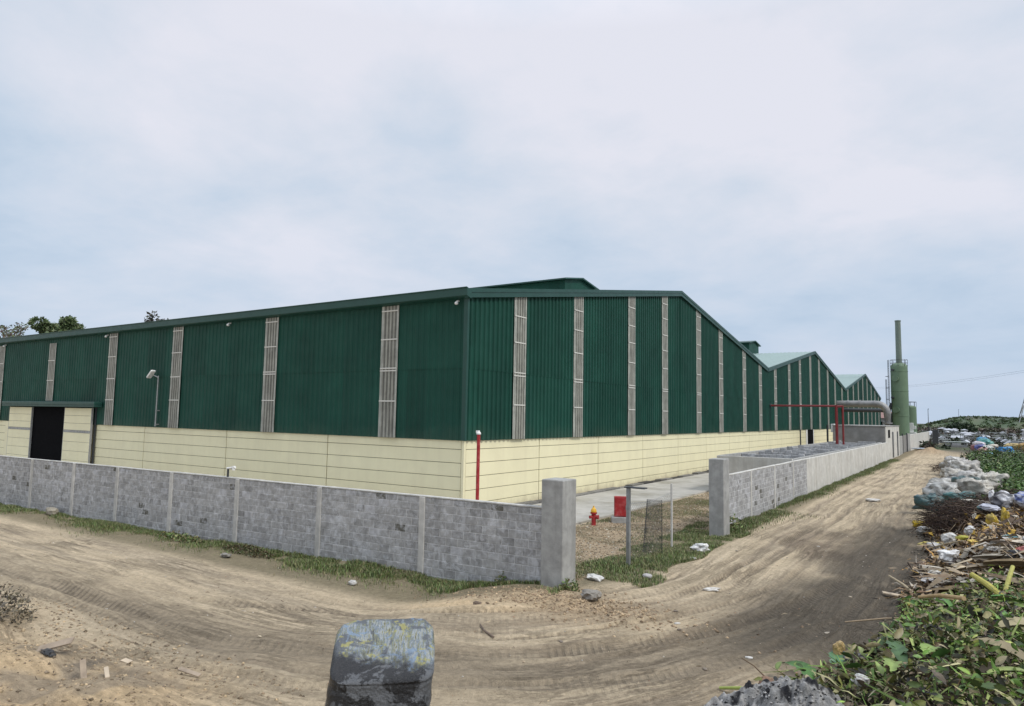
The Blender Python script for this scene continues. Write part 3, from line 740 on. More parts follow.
# fence posts and wire by the gap
f = empty('fence_post', (-7.95, 17.7, Hs(-7.95, 17.7)), 'grey steel fence post with flat crossbar on top near the red cabinet', 'fence post')
mb = MB(); mb.cbox((-8.0, 17.65, -.2), (-7.90, 17.75, 2.1), .01); mb.build('upright', M['steel'], f)
mb = MB(); mb.cbox((-8.04, 17.6, 2.102), (-7.45, 17.82, 2.135), .006); mb.build('crossbar', M['dsteel'], f)
mb = MB(); mb.tube([(-8.02, 21.1, -.2), (-8.02, 21.1, 1.97)], .035, 8); tag(mb.build('fence_post', M['post']), 'thin pale fence post standing in the grass left of the second gate pillar', 'fence post')
wf = empty('wire_fence', (-8.03, 19.4, 0), 'loose chain link fencing slung between the two thin steel posts', 'fence')
mb = MB(); n = 46
for k in range(-17, 30):
    for sg in (-1, 1):
        a0 = 17.82+k*.112; a1 = a0+1.75
        if sg < 0: a0, a1 = a1, a0
        p = []
        for j in range(9):
            f_ = j/8; yy = a0+(a1-a0)*f_; zz = .1+f_*1.62
            if 17.82 <= yy <= 21.06: p.append((-8.03+.04*math.sin(yy*3+zz), yy, zz - .12*math.sin((yy-17.8)/3.3*3.14)*f_))
        if len(p) > 1: mb.tube(p, .0019, 3, None, False)
mb.build('wire_mesh', M['dsteel'], wf)
mb = MB()
def curl(u, z): return (-8.02+.30*math.cos(u)*(1-.15*z), 19.55+.16*math.sin(u)+.1*z, z)
for k in range(26):
    for sg in (-1, 1):
        mb.tube([curl(.3+k*.17+sg*j*.16, .08+j*.19) for j in range(9)], .003, 3, None, False)
mb.build('curled_wire', M['dsteel'], wf)
mb = MB(); mb.tube([(-8.03, 17.8, 1.66), (-8.03, 19.4, 1.56), (-8.03, 21.1, 1.7)], .006, 4); mb.build('line_wire', M['steel'], wf)

# ------------------------------------------------------------------ block walls and pillars
def block_wall(root, p0, p1, h, th, face, parent_name='block_courses', seed=3, zb=-.15, cop='post', slope=0.):
    """face +1: outer face on the right of p0->p1"""
    r = random.Random(seed)
    p0 = Vector(p0); p1 = Vector(p1); L = (p1-p0).length; d = (p1-p0)/L; nrm = Vector((d.y, -d.x, 0))*face
    mt = Matrix(((d.x, nrm.x, 0, p0.x), (d.y, nrm.y, 0, p0.y), (slope, 0, 1, 0), (0, 0, 0, 1)))
    mb = MB(); bl, bh, g = .39, .205, .018; z = zb; row = 0
    while z < h-.02:
        zt = min(z+bh, h); q = -(.5*bl if row % 2 else 0)+r.uniform(-.05, .05)
        while q < L:
            a = max(q, 0)+g/2; b_ = min(q+bl, L)-g/2
            if b_-a > .03:
                v = r.choice([.27, .29, .31, .33, .35])*r.uniform(.93, 1.07)
                c = (v*1.10, v*1.09, v*1.07)
                if r.random() < .02: c = (.125, .12, .10)
                elif r.random() < .05: c = (.44, .44, .45)
                o = r.uniform(-.004, .004)
                w_ = th/2+o
                mb.cbox((a, -th/2, z+g/2), (b_, w_, zt-g/2), .007, c, mt)
            q += bl
        z += bh; row += 1
    mb.build('block_courses', M['block'], root)
    mb = MB(); mb.box((0, -th/2+.012, zb), (L, th/2-.009, h-.01), None, mt); mb.build('mortar', M['mortar'], root)
    mb = MB(); q = 0
    while q < L:
        e = min(q+r.uniform(1.2, 2.6), L); mb.cbox((q, -th/2-.012, h), (e-.004, th/2+.012, h+.032+r.uniform(-.008, .008)), .006, None, mt); q = e
    mb.build('coping', M[cop], root)
    return mt, L
YF = 13.72
bw = empty('boundary_wall', (-25, YF, 0), 'long grey concrete block wall with cast columns in front of the warehouse', 'wall')
mt, L = block_wall(bw, (-46, 13.58, 0), (-8.66, 14.66, 0), 1.70, .16, 1, zb=-.72, slope=.0022)
for x in (-12.5, -16.45, -20.3, -23.98, -27.5, -30.75, -34.3, -37.9, -41.5, -45):
    mb = MB(); q = (x+46)/37.34*L; mb.cbox((q-.10, -.09, -.8), (q+.10, .105, 1.705), .012, None, mt); mb.build('column', M['post'], bw)
def pillar(x0, y0, x1, y1, h, label):
    mb = MB(); mb.cbox((x0, y0, -.2), (x1, y1, h), .02)
    o = mb.build('gate_pillar', M['conc']); return tag(o, label, 'pillar')
pillar(-8.72, 14.40, -8.12, 15.05, 2.5, 'bare concrete gate pillar at the near end of the long block wall')
pillar(-7.77, 23.95, -7.25, 24.6, 2.64, 'bare concrete gate pillar on the far side of the wire fence gap')
bw2 = empty('boundary_wall', (-7.9, 32, 0), 'short block wall with pale thin posts running up to the white concrete panels', 'wall')
mt, L = block_wall(bw2, (-7.83, 24.95, 0), (-7.85, 40.6, 0), 1.92, .16, 1, seed=9, cop='conc_l')
for y in (29.3, 33.3, 37.2):
    mb = MB(); q = y-24.95; mb.cbox((q-.07, -.085, -.2), (q+.07, .10, 1.92), .01, None, mt); mb.build('post', M['conc_l'], bw2)
pw = empty('panel_wall', (-7.95, 60, 0), 'pale precast concrete panel wall with dirty foot beside the dirt road', 'wall')
y = 40.7
mbp = MB()
while y < 82:
    e = min(y+2.0, 82); mbp.cbox((-7.98, y+.012, -.2), (-7.80+rnd.uniform(-.012, .012), e-.012, 1.93+rnd.uniform(-.01, .01)), .015); y = e
mbp.build('panel', M['conc_l'], pw)
mb = MB(); mb.box((-7.96, 40.7, -.2), (-7.86, 82, 1.9)); mb.build('joint', M['conc'], pw)
# open compartments behind the panel wall
tk = empty('settling_tank', (-10, 58, 0), 'roofless concrete compartments behind the panel wall', 'concrete tank')
mb = MB(); mb.cbox((-12.0, 38.4, -.1), (-8.06, 38.62, 2.02), .01); mb.build('end_wall', M['conc_l'], tk)
mb = MB(); mb.cbox((-12.0, 38.63, -.1), (-11.8, 79.5, 2.03), .01); mb.build('side_wall', M['conc'], tk)
mb = MB(); mb.cbox((-8.25, 38.63, -.1), (-8.05, 79.5, 1.99), .01); mb.build('side_wall', M['conc'], tk)
for k, y in enumerate((42.5, 46.5, 50.5, 54.5, 58.5, 63, 67.5, 72, 76)):
    mb = MB(); xx = -11.79
    while xx < -8.27:
        e = min(xx+.4, -8.26); c = rnd.choice([.38,.42,.46,.52]); mb.cbox((xx+.005, y, -.1), (e-.005, y+.18, 2.0+rnd.choice([-.03,0,.02,.10])), .01, (c,c,c)); xx = e
    mb.build('cross_wall', M['block'], tk)
mb = MB(); mb.box((-11.78, 38.7, .9), (-8.27, 79.4, .95)); mb.build('floor', M['plaster'], tk)
# pump house
ph = empty('pump_house', (-10.5, 89.5, 0), 'flat roofed grey rendered pump house at the end of the panel wall', 'pump house')
mb = MB(); mb.cbox((-13.0, 82.02, -.2), (-8.0, 97, 3.55), .02); mb.build('wall', M['plaster'], ph)
mb = MB(); mb.cbox((-7.998, 82.04, -.2), (-7.93, 97, 3.54), .01); mb.build('road_wall', M['conc_l'], ph)
mb = MB(); mb.box((-7.935, 84.2, 2.35), (-7.90, 86.0, 3.2)); mb.build('window', M['dark'], ph)
for y0 in (88.5, 94.0):
    mb = MB(); mb.box((-7.935, y0, .1), (-7.90, y0+1.3, 2.95)); mb.build('door', M['dsteel'], ph)
mb = MB(); mb.cbox((-13.06, 81.94, 3.55), (-7.88, 97.06, 3.64), .01); mb.build('roof', M['conc'], ph)
# wall beyond the pump house
w3 = empty('panel_wall', (-7.95, 135, 0), 'far pale concrete wall between the pump house and the cemetery', 'wall')
mb = MB(); y = 113
while y < 160: mb.cbox((-8.05, y+.02, -.3), (-7.9, y+2.96, 2.35), .02); y += 3
mb.build('panel', M['conc_l'], w3)
mb = MB(); mb.cbox((-8.2, 97.1, -.2), (-8.05, 103, 2.3), .02); mb.cbox((-8.05, 109.5, -.2), (-7.9, 112.9, 2.5), .02); mb.build('panel', M['conc'], w3)
g = empty('yard_gate', (-8.1, 106, 0), 'grey sheet metal yard gate beyond the pump house', 'gate')
mb = MB()
for k in range(8): mb.cbox((-8.12, 103.05+k*.8, .1), (-8.07-.02*(k % 2), 103.82+k*.8, 2.35), .01)
mb.build('leaf', M['plaster'], g); mb = MB(); mb.cbox((-8.14, 103.0, -.1), (-8.0, 103.14, 2.6), .01); mb.cbox((-8.14, 109.34, -.1), (-8.0, 109.48, 2.6), .01); mb.build('gate_post', M['dsteel'], g)
mb = MB(); mb.cbox((-7.3, 158, -.2), (-6.3, 158.8, 2.7), .03); tag(mb.build('gate_pillar', M['dsteel']), 'dark square post at the far end of the pale wall', 'pillar')

# red fire main over the yard
rm = empty('fire_main', (-14, 72, 0), 'red overhead fire main on two uprights behind the settling tank', 'pipe')
mb = MB(); mb.tube([(-17.1, 72.0, 5.46), (-10.98, 72, 5.46)], .10, 10); mb.build('overhead_pipe', M['dred'], rm)
mb = MB(); mb.tube([(-17.12, 72, 5.46), (-17.0, 72, 5.46)], .2, 10); mb.build('wall_flange', M['dsteel'], rm)
mb = MB(); mb.tube([(-11.05, 72, 5.56), (-11.05, 72, 0)], .13, 10); mb.build('upright', M['dred'], rm)
mb = MB(); mb.tube([(-10.5, 72, 5.5), (-10.5, 72, 0)], .09, 10); mb.tube([(-11.0, 72, 5.40), (-10.5, 72, 5.45)], .1, 8); mb.build('upright', M['dred'], rm)
mt_ = empty('meter_frame', (-14.6, 92, 0), 'dark pipe frame with a white box beside the side door of the warehouse', 'pipe frame')
mb = MB(); mb.tube([(-15.0, 91.0, 3.6), (-15.0, 91.0, .3), (-15.0, 95.5, .3)], .12, 6); mb.build('frame', M['dsteel'], mt_)
mb = MB(); mb.cbox((-14.9, 92.6, 2.7), (-14.5, 94.6, 3.7), .03); mb.build('box', M['white'], mt_)

# ducts and scrubber
du = empty('exhaust_duct', (-13.5, 112, 0), 'fat silver exhaust duct bending down behind the pump house', 'duct')
pts = [(-17.1, 112, 6.6), (-11.9, 112, 6.6)]
for k in range(1, 7):
    a = k/6*math.pi/2; pts.append((-11.9+1.35*math.sin(a), 112, 6.6-1.35*(1-math.cos(a))))
pts.append((-10.55, 112, 1.0))
mb = MB(); mb.tube(pts, .48, 16); mb.build('pipe', M['duct'], du, smooth=False)
for x in (-15.6, -14.0, -12.1):
    mb = MB(); mb.tube([(x-.06, 112, 6.6), (x+.06, 112, 6.6)], .58, 16); mb.build('flange', M['duct'], du)
mb = MB(); mb.tube([(-10.55, 112, 4.0), (-10.55, 112, 3.8)], .62, 16); mb.build('flange', M['duct'], du)
mb = MB(); mb.tube([(-17.0, 116, 5.75), (-11.2, 116, 5.75)], .3, 10); tag(mb.build('service_pipe', M['dsteel']), 'dark horizontal service pipe just below the silver duct', 'pipe')
sc = empty('scrubber_tower', (-11, 138, 0), 'tall pale green scrubber tower with slender chimney and side ladder', 'scrubber tower')
mb = MB(); mb.lathe((-11, 138, 0), [(1.34,0), (1.34,13.7), (1.27,13.95), (1.0,14.25), (.5,14.4)], 32); mb.build('vessel', M['scrub'], sc)
mb = MB(); mb.lathe((-10.95, 137.9, 13.9), [(.55,0), (.55,.5), (.47,.55), (.44,7.7), (.49,7.72), (.49,7.95), (.35,7.95)], 20); mb.build('chimney', M['stack'], sc)
mb = MB()
for z in (5.1, 9.4, 12.8): mb.lathe((-11, 138, z), [(1.33,0), (1.38,.02), (1.38,.12), (1.33,.14)], 32)
mb.build('shell_ring', M['scrub'], sc)
for z, a in ((11.6, -1.9), (6.2, -1.9), (13.1, -2.2), (8.3, -2.3), (3.4, -2.2)):
    dv = Vector((math.cos(a), math.sin(a), 0)); p = Vector((-11, 138, z))
    r_ = .55 if z in (11.6, 6.2) else .22
    mb = MB(); mb.tube([p+dv*1.2, p+dv*1.6], r_*.85, 14); mb.tube([p+dv*1.6, p+dv*1.68], r_, 14); mb.build('manhole' if r_ > .3 else 'nozzle', M['scrub'] if r_ > .3 else M['dsteel'], sc)
mb = MB(); dv = Vector((-.93, -.36, 0)); sd = Vector((.36, -.93, 0)); p = Vector((-11, 138, 0))+dv*1.7
for sg in (-.28, .28): mb.tube([p+sd*sg+Vector((0,0,.3)), p+sd*sg+Vector((0,0,14.9))], .045, 6)
z = .6
while z < 14.6: mb.tube([p-sd*.28+Vector((0,0,z)), p+sd*.28+Vector((0,0,z))], .03, 5); z += .4
for z in (4, 6, 8, 10, 12):
    mb.tube([p+dv*.5*math.sin(k/8*math.pi)+sd*.45*math.cos(k/8*math.pi)+Vector((0,0,z)) for k in range(9)], .035, 5)
for k in range(1, 8, 2):
    q = p+dv*.5*math.sin(k/8*math.pi)+sd*.45*math.cos(k/8*math.pi); mb.tube([q+Vector((0,0,3)), q+Vector((0,0,11.5))], .03, 5)
mb.build('ladder', M['dsteel'], sc)
mb = MB()
for k in range(24):
    a = k/24*6.283; q = Vector((-11+1.33*math.cos(a), 138+1.33*math.sin(a), 13.75))
    if k % 3 == 0: mb.tube([q, q+Vector((0,0,1.15))], .035, 5)
for z in (14.35, 14.9): mb.tube([(-11+1.33*math.cos(k/24*6.283), 138+1.33*math.sin(k/24*6.283), z) for k in range(25)], .03, 5)
mb.build('railing', M['dsteel'], sc)
mb = MB(); mb.box((-12.9, 137.0, 3.4), (-12.3, 137.6, 5.6)); mb.tube([(-12.6, 137.3, 5.6), (-12.3, 137.3, 7.4)], .2, 8); mb.build('pump_box', M['dsteel'], sc)
s2 = empty('storage_tank', (-10.35, 150.5, 0), 'shorter pale green tank standing right of the scrubber tower', 'tank')
mb = MB(); mb.lathe((-10.35, 150.5, 0), [(1.02,0), (1.02,6.9), (.8,7.15), (.3,7.25)], 28); mb.build('vessel', M['scrub'], s2)
mb = MB()
for k in range(9):
    a = k/8*6.283; q = Vector((-10.35+1.0*math.cos(a), 150.5+1.0*math.sin(a), 6.9)); mb.tube([q, q+Vector((0,0,1.0))], .03, 5)
mb.tube([(-10.35+1.0*math.cos(k/16*6.283), 150.5+1.0*math.sin(k/16*6.283), 7.9) for k in range(17)], .05, 5)
mb.build('railing', M['dsteel'], s2)
mb = MB(); mb.tube([(-10.8, 150.3, 7.1), (-10.8, 150.3, 9.4)], [.3, .22], 10); mb.build('vent_stub', M['stack'], s2)

# fitting on the wall
sv = empty('sprinkler_fitting', (-20.9, YF+.56, 1.77), 'small white tap fitting on a black stem on top of the block wall', 'tap')
mb = MB(); mb.tube([(-20.9, YF+.56, 1.7), (-20.9, YF+.56, 2.06)], .035, 8); mb.build('stem', M['dsteel'], sv)
mb = MB(); mb.tube([(-20.96, YF+.56, 2.07), (-20.52, YF+.56, 2.13)], .035, 8); mb.tube([(-20.6, YF+.56, 2.03), (-20.6, YF+.56, 2.17)], .05, 8); mb.build('spout', M['white'], sv)

# ------------------------------------------------------------------ trees behind the hall
GT = [(.11,.16,.065), (.13,.18,.08), (.08,.12,.05), (.17,.20,.10)]
tree('leafy_tree', (-98.2, 41, 0), 'dense green tree rising behind the roof of the warehouse', 11.3, (2.6, 3.9, 1.3), 6500, .42, GT, 5, 'trees behind the warehouse')
tree('leafy_tree', (-113.5, 41, 0), 'thin sparse tree with bare purple brown twigs at the left edge', 12.2, (3.0, 3.2, 1.3), 1200, .36, [(.16,.12,.12), (.09,.13,.05), (.12,.15,.07)], 8, 'trees behind the warehouse')
tree('leafy_tree', (-74.9, 41, 0), 'tip of a small tree just showing over the long eave', 11.6, (1.2, 2.8, .55), 500, .4, [(.06,.07,.05), (.1,.09,.08)], 12, 'trees behind the warehouse')

# ------------------------------------------------------------------ grass
def grass_blades(n, fx, seed, hmin, hmax, palette, name, label=None):
    r = np.random.default_rng(seed); P = fx(r, n); n = len(P)
    hgt = r.uniform(hmin, hmax, n)*(.5+vn(P[:,0]*1.1, P[:,1]*1.1, 500+seed))
    a = r.uniform(0, 6.283, n); lean = r.uniform(.1, .8, n)*hgt
    d = np.stack([np.cos(a), np.sin(a), np.zeros(n)], 1); sd = np.stack([-np.sin(a), np.cos(a), np.zeros(n)], 1)
    w = r.uniform(.004, .011, n)[:, None]*(hgt[:, None]/.15)**.5
    up = np.array([[0, 0, 1.]])
    m = P+d*lean[:, None]*.35+up*hgt[:, None]*.62; tp = P+d*lean[:, None]+up*hgt[:, None]
    V = np.stack([P-sd*w, P+sd*w, m-sd*w*.8, m+sd*w*.8, tp], 1).reshape(-1, 3)
    k = np.arange(n)*5
    F = np.concatenate([np.stack([k, k+1, k+3], 1), np.stack([k, k+3, k+2], 1), np.stack([k+2, k+3, k+4], 1)])
    C_ = np.repeat(pick(n, palette, seed+1, .3), 5, 0)
    o = mesh_obj(name, V, F, M['leaf'], None, None, False, C_)
    return tag(o, label, 'grass', None, 'stuff')
PALG = [(.125,.195,.050), (.10,.155,.042), (.17,.22,.075), (.26,.24,.11), (.07,.11,.034), (.19,.16,.09)]
def wall_strip(r, n):
    x = -46+38*r.uniform(0, 1, n)**.7; y = 13.58+(x+46)*.0289-.08-np.abs(r.normal(0, .52, n))*(.25+1.2*vn(x*.5, x*0+.5, 611))
    y = np.where(x > -10.6, 14.5-np.abs(r.normal(0, .15, n))*(.3+1.4*vn(x*2, x*0, 612)), y)
    k = (fbm(x*1.3, y*1.6, 610, 4)+.25*r.uniform(-1, 1, n)*.5 > .40) & (y > 11.3); x, y = x[k], y[k]
    return np.stack([x, y, H(x, y)-.01], 1)
def gate_patch(r, n):
    x = r.uniform(-9.6, -6.2, n); y = r.uniform(15.2, 27, n)
    edge = -6.75+.5*(vn(y*.6, y*0, 620)-.5)
    near = 16.1+.9*(vn(x*1.2, x*0, 621)-.5)
    inner = -8.7-.6*vn(y*.7, y*0, 622)
    k = (x < edge) & (y > near) & (x > inner) & (fbm(x*1.1, y*1.1, 623, 4)+.12*r.uniform(-1, 1, n) > .41); x, y = x[k], y[k]
    k = ~((x > -7.8) & (x < -7.25) & (y > 23.9) & (y < 24.65)); x, y = x[k], y[k]
    return np.stack([x, y, H(x, y)-.01], 1)
def foot_strip(r, n):
    y = 24.8+60*r.uniform(0, 1, n)**1.2; x = -7.74+np.abs(r.normal(0, .34, n))*(.5+vn(y*.35, y*0, 630))*np.where(y < 32, 1.5, 1)
    k = (fbm(y*.8, x*1.5, 631, 3)+.15*r.uniform(-1, 1, n) > .36); x, y = x[k], y[k]
    return np.stack([x, y, H(x, y)-.01], 1)
def yard_tufts(r, n):
    x = r.uniform(-12.4, -8.3, n); y = r.uniform(15.5, 36, n)
    k = (fbm(x*.55, y*.45, 640, 3)+.1*r.uniform(-1, 1, n) > .53); x, y = x[k], y[k]
    return np.stack([x, y, H(x, y)-.01], 1)
grass_blades(110000, wall_strip, 1, .03, .12, PALG, 'verge_grass', 'low green grass along the foot of the long block wall')
grass_blades(90000, gate_patch, 2, .03, .11, PALG, 'verge_grass', 'green grass patch in front of the wire fence')
grass_blades(60000, foot_strip, 3, .04, .15, PALG, 'verge_grass', 'narrow strip of grass along the foot of the right hand wall')
grass_blades(70000, yard_tufts, 4, .02, .08, PALG+[(.18,.16,.08)]*2, 'yard_grass', 'sparse grass in the rubble yard behind the wire fence')
# broad-leaved weeds at the wall foot
def weeds(name, label, c, rad, n, size, pal, seed, hgt):
    r = np.random.default_rng(seed); a = r.uniform(0, 6.283, n); q = np.sqrt(r.uniform(0, 1, n))
    x = c[0]+rad[0]*q*np.cos(a); y = c[1]+rad[1]*q*np.sin(a)
    z = H(x, y)+hgt*r.uniform(0, 1, n)*(1-.7*q)
    V, F, Cc = leaf_mesh(np.stack([x, y, z], 1), size*r.uniform(.6, 1.3, n), pick(n, pal, seed), .5, .5, .3, seed)
    return tag(mesh_obj(name, V, F, M['leaf'], None, None, False, Cc), label, 'weed')
weeds('weed_clump', 'bushy weed tuft at the foot of the near gate pillar', (-7.98, 14.5), (.22, .2), 140, .09, PALG, 31, .32)
weeds('weed_clump', 'single leafy weed against the block wall near its pillar end', (-9.9, 14.5), (.16, .08), 90, .08, PALG, 32, .42)
weeds('weed_clump', 'tall dark weeds in front of the second gate pillar', (-7.45, 25.6), (.3, .7), 260, .12, PALG, 33, .7)
weeds('weed_clump', 'low sprawling weeds by the far half of the block wall', (-22.5, 13.75), (1.3, .3), 500, .1, PALG+[(.12,.1,.05)], 34, .3)
weeds('weed_clump', 'dry brown weeds at the wall foot below the tap fitting', (-18.9, 13.75), (1.2, .3), 700, .085, [(.12,.09,.05),(.08,.07,.03),(.07,.09,.03)], 35, .28)
db = weeds('dry_bush', 'small dry grey brown bush on the sandy bank at the left edge', (-14.9, 5.75), (.55, .45), 620, .075, [(.16,.14,.09),(.10,.085,.06),(.22,.19,.13),(.07,.06,.045)], 36, .75)

# ------------------------------------------------------------------ stones and rubble
def stone_scatter(name, n, fx, seed, smin, smax, pal, label, cat='rubble'):
    r = np.random.default_rng(seed); P = fx(r, n); n = len(P)
    base = np.array([(1,0,0),(-1,0,0),(0,1,0),(0,-1,0),(0,0,.7),(0,0,-.5)], float)
    fc = np.array([(0,2,4),(2,1,4),(1,3,4),(3,0,4),(2,0,5),(1,2,5),(3,1,5),(0,3,5)])
    sz = smin+(smax-smin)*r.uniform(0, 1, n)**3
    V = base[None]*sz[:, None, None]*r.uniform(.55, 1.3, (n, 6, 3))
    a = r.uniform(0, 6.283, n); ca, sa = np.cos(a)[:, None], np.sin(a)[:, None]
    V = np.stack([V[..., 0]*ca-V[..., 1]*sa, V[..., 0]*sa+V[..., 1]*ca, V[..., 2]], -1)+P[:, None, :]
    F = (fc[None]+(np.arange(n)*6)[:, None, None]).reshape(-1, 3)
    return tag(mesh_obj(name, V.reshape(-1, 3), F, M['stone'], None, None, False, np.repeat(pick(n, pal, seed), 6, 0)), label, cat, None, 'stuff')
def yardpts(r, n):
    x = r.uniform(-12.5, -8.2, n); y = 14.8+25*r.uniform(0, 1, n)**1.3; return np.stack([x, y, H(x, y)], 1)
PALS = [(.36,.28,.2), (.28,.2,.14), (.42,.35,.27), (.22,.17,.13), (.34,.22,.14), (.5,.46,.4)]
stone_scatter('rubble', 20000, yardpts, 51, .012, .055, [(.30,.235,.15), (.24,.185,.12), (.34,.27,.18), (.19,.15,.10), (.28,.2,.13), (.42,.38,.31)], 'brown brick and stone rubble covering the yard strip')
def roadpts(r, n):
    x = r.uniform(-26, -1, n); y = r.uniform(5, 40, n); k = (x > -8)|(y < 13.4); x, y = x[k], y[k]; return np.stack([x, y, H(x, y)+.002], 1)
stone_scatter('pebbles', 4200, roadpts, 52, .005, .028, PALS+[(.6,.57,.52)], 'small pebbles and crumbs scattered over the dirt road', 'pebbles')
def clodpts(r, n):
    x = r.normal(-7.5, 1.4, n); y = r.normal(13.6, .6, n); k = ((x > -8.05)|(y < 14.1)) & (y < 15.4); x, y = x[k], y[k]; return np.stack([x, y, H(x, y)], 1)
stone_scatter('soil_clods', 3400, clodpts, 53, .006, .055, [(.36,.27,.175), (.30,.22,.145), (.40,.30,.19), (.24,.18,.12)], 'lumpy loose soil clods below the near gate pillar', 'soil')
def bankpts(r, n):
    x = r.uniform(-17, -8, n); y = r.uniform(4, 7.2, n); return np.stack([x, y, H(x, y)], 1)
stone_scatter('soil_clods', 3800, bankpts, 54, .005, .045, [(.42,.32,.20), (.34,.26,.17), (.22,.175,.125), (.27,.21,.14)], 'soil clods on the sandy bank at the lower left', 'soil')

# ------------------------------------------------------------------ crumpled bags, papers, stones as single things
def ico(sub):
    import bmesh
    bm = bmesh.new(); bmesh.ops.create_icosphere(bm, subdivisions=sub, radius=1)
    V = np.array([v.co[:] for v in bm.verts]); F = [[v.index for v in f.verts] for f in bm.faces]; bm.free()
    return V, F
ICO = {k: ico(k) for k in (2, 3, 4)}
def noise3(V, s, seed):
    return (vn(V[:,0]*s+7, V[:,1]*s+V[:,2]*s*.7, seed)+vn(V[:,1]*s+3, V[:,2]*s+V[:,0]*s*.6, seed+5)+vn(V[:,2]*s+9, V[:,0]*s+V[:,1]*s*.8, seed+9))/3
def lumpy(name, label, cat, loc, size, col, seed, group=None, mat='bag', rz=0., sub=3, crump=.45, sq=.8, col2=None, smooth=False):
    V, F = ICO[sub]; V = V.copy()
    V = np.sign(V)*np.abs(V)**sq
    d = 1+crump*(noise3(V, 1.6, seed)-.5)*1.6+crump*.7*(np.abs(noise3(V, 4.2, seed+20)-.5))*-2+crump*.22
    d = d + crump*.28*(noise3(V, 9.0, seed+44)-.5)
    V = V*d[:, None]*np.array(size)[None]*.5
    c, s_ = math.cos(rz), math.sin(rz)
    V = np.stack([V[:,0]*c-V[:,1]*s_, V[:,0]*s_+V[:,1]*c, V[:,2]], 1)
    V[:, 2] -= V[:, 2].min()+.12*size[2]
    Cc = np.tile(np.array(col), (len(V), 1))
    if col2 is not None: Cc = mixv(Cc, ss(.47, .56, noise3(V/np.array(size).max()*2, 2.2, seed+60)), col2)
    Cc = Cc*(.85+.3*noise3(V/np.array(size).max()*2, 5, seed+70))[:, None]
    o = mesh_obj(name, V+np.array(loc), F, M[mat], None, loc, smooth, Cc)
    return tag(o, label, cat, group)
def at(x, y, dz=0.): return (x, y, Hs(x, y)+dz)
WHT = (.62,.61,.58)
lumpy('plastic_bag', 'crumpled white plastic bag lying beside the near gate pillar', 'plastic bag', at(-7.95, 15.75), (.34,.26,.13), WHT, 1, crump=.8)
lumpy('boulder', 'pale grey stone at the near edge of the grass patch', 'stone', at(-7.0, 16.75), (.24,.2,.12), (.42,.41,.4), 2, mat='stone', crump=.3)
lumpy('plastic_bag', 'white plastic bag with raised corner in the middle of the grass patch', 'plastic bag', at(-7.05, 20.9), (.45,.3,.22), (.72,.72,.70), 3, crump=.9)
lumpy('plastic_bag', 'small torn white scrap in the grass below the white bag', 'plastic scrap', at(-6.85, 19.7), (.2,.16,.05), (.7,.7,.68), 4)
lumpy('plastic_bag', 'flat white bag lying on the road in front of the grass patch', 'plastic bag', at(-5.34, 16.58), (.32,.13,.07), (.66,.64,.60), 5, crump=.8, rz=.6)
lumpy('boulder', 'rounded grey stone in the loose soil below the near gate pillar', 'stone', at(-7.2, 14.0), (.4,.28,.2), (.27,.25,.22), 6, mat='stone', crump=.75)
lumpy('boulder', 'white stone at the foot of the wall among grass', 'stone', at(-13.4, 12.9), (.22,.16,.12), (.46,.45,.42), 7, mat='stone', crump=.3)
lumpy('boulder', 'broken pale concrete lump in the grass under the tap fitting', 'stone', at(-18.9, 13.0), (.4,.2,.12), (.27,.255,.225), 8, mat='stone', crump=.7)
lumpy('boulder', 'large pale stone leaning in the grass by the far wall column', 'stone', at(-31.6, 13.6), (.7,.3,.32), (.33,.30,.24), 9, mat='stone', crump=.35)
lumpy('boulder', 'small dark clod on the road right of the sand verge', 'stone', at(-9.0, 12.3), (.18,.16,.1), (.16,.12,.09), 10, mat='stone')
lumpy('plastic_bag', 'white bundle with dark twigs lying mid road', 'plastic bag', at(-4.5, 39.6), (.6,.4,.16), (.6,.58,.54), 11)
def slab(name, label, cat, loc, size, rot, mat):
    mb = MB(); mm = Matrix.Translation(loc) @ Euler(rot).to_matrix().to_4x4()
    a, b_, c = size; mb.cbox((-a/2, -b_/2, -c/2), (a/2, b_/2, c/2), min(.006, c*.3), mat=mm)
    v = np.array(mb.v); v[:, 2] += .02*(vn(v[:,0]*6, v[:,1]*6, 9)-.5); mb.v = [tuple(q) for q in v]
    return tag(mb.build(name, M[mat], None, loc), label, cat)
slab('board', 'flat pale board lying on the dark soil by the green cuttings', 'board', at(-1.75, 18.7, .05), (.46,.14,.03), (.05,.1,.3), 'card')
slab('wood_stick', 'pale stick lying on the sandy bank nearest to the camera', 'stick', at(-10.33, 5.31, .04), (.36,.06,.04), (.1,.1,-.4), 'card')
slab('board', 'dark broken board sticking up from the sandy bank', 'board', at(-10.76, 5.2, .1), (.32,.08,.022), (.4,.75,-.3), 'wood')
slab('board', 'weathered plank propped over a dark hollow in the bank', 'board', at(-12.1, 5.4, .12), (.55,.14,.025), (.5,-.25,.6), 'wood')
slab('board', 'flat reddish board half buried beside the wheel tracks', 'board', at(-9.9, 6.3, .06), (.42,.07,.018), (.3,.1,.2), 'wood')
slab('cardboard', 'torn piece of cardboard lying at the edge of the bank', 'cardboard', at(-11.2, 6.05, .03), (.16,.10,.015), (.1,.1,.2), 'card')
lumpy('rubber_scrap', 'black scrap of rubber at the very left of the bank', 'rubber scrap', at(-12.55, 4.62), (.2,.2,.3), (.015,.015,.017), 13)
lumpy('rubber_scrap', 'black plastic rag under the propped plank', 'plastic scrap', at(-12.0, 5.25), (.3,.12,.06), (.012,.012,.012), 14, crump=.9)
mb = MB(); x, y = -7.7, 10.75; mb.tube([(x-.35, y+.35, Hs(x-.35,y+.35)+.03), (x, y, Hs(x,y)+.05), (x+.3, y-.12, Hs(x+.3,y-.12)+.03)], [.012,.022,.018], 6)
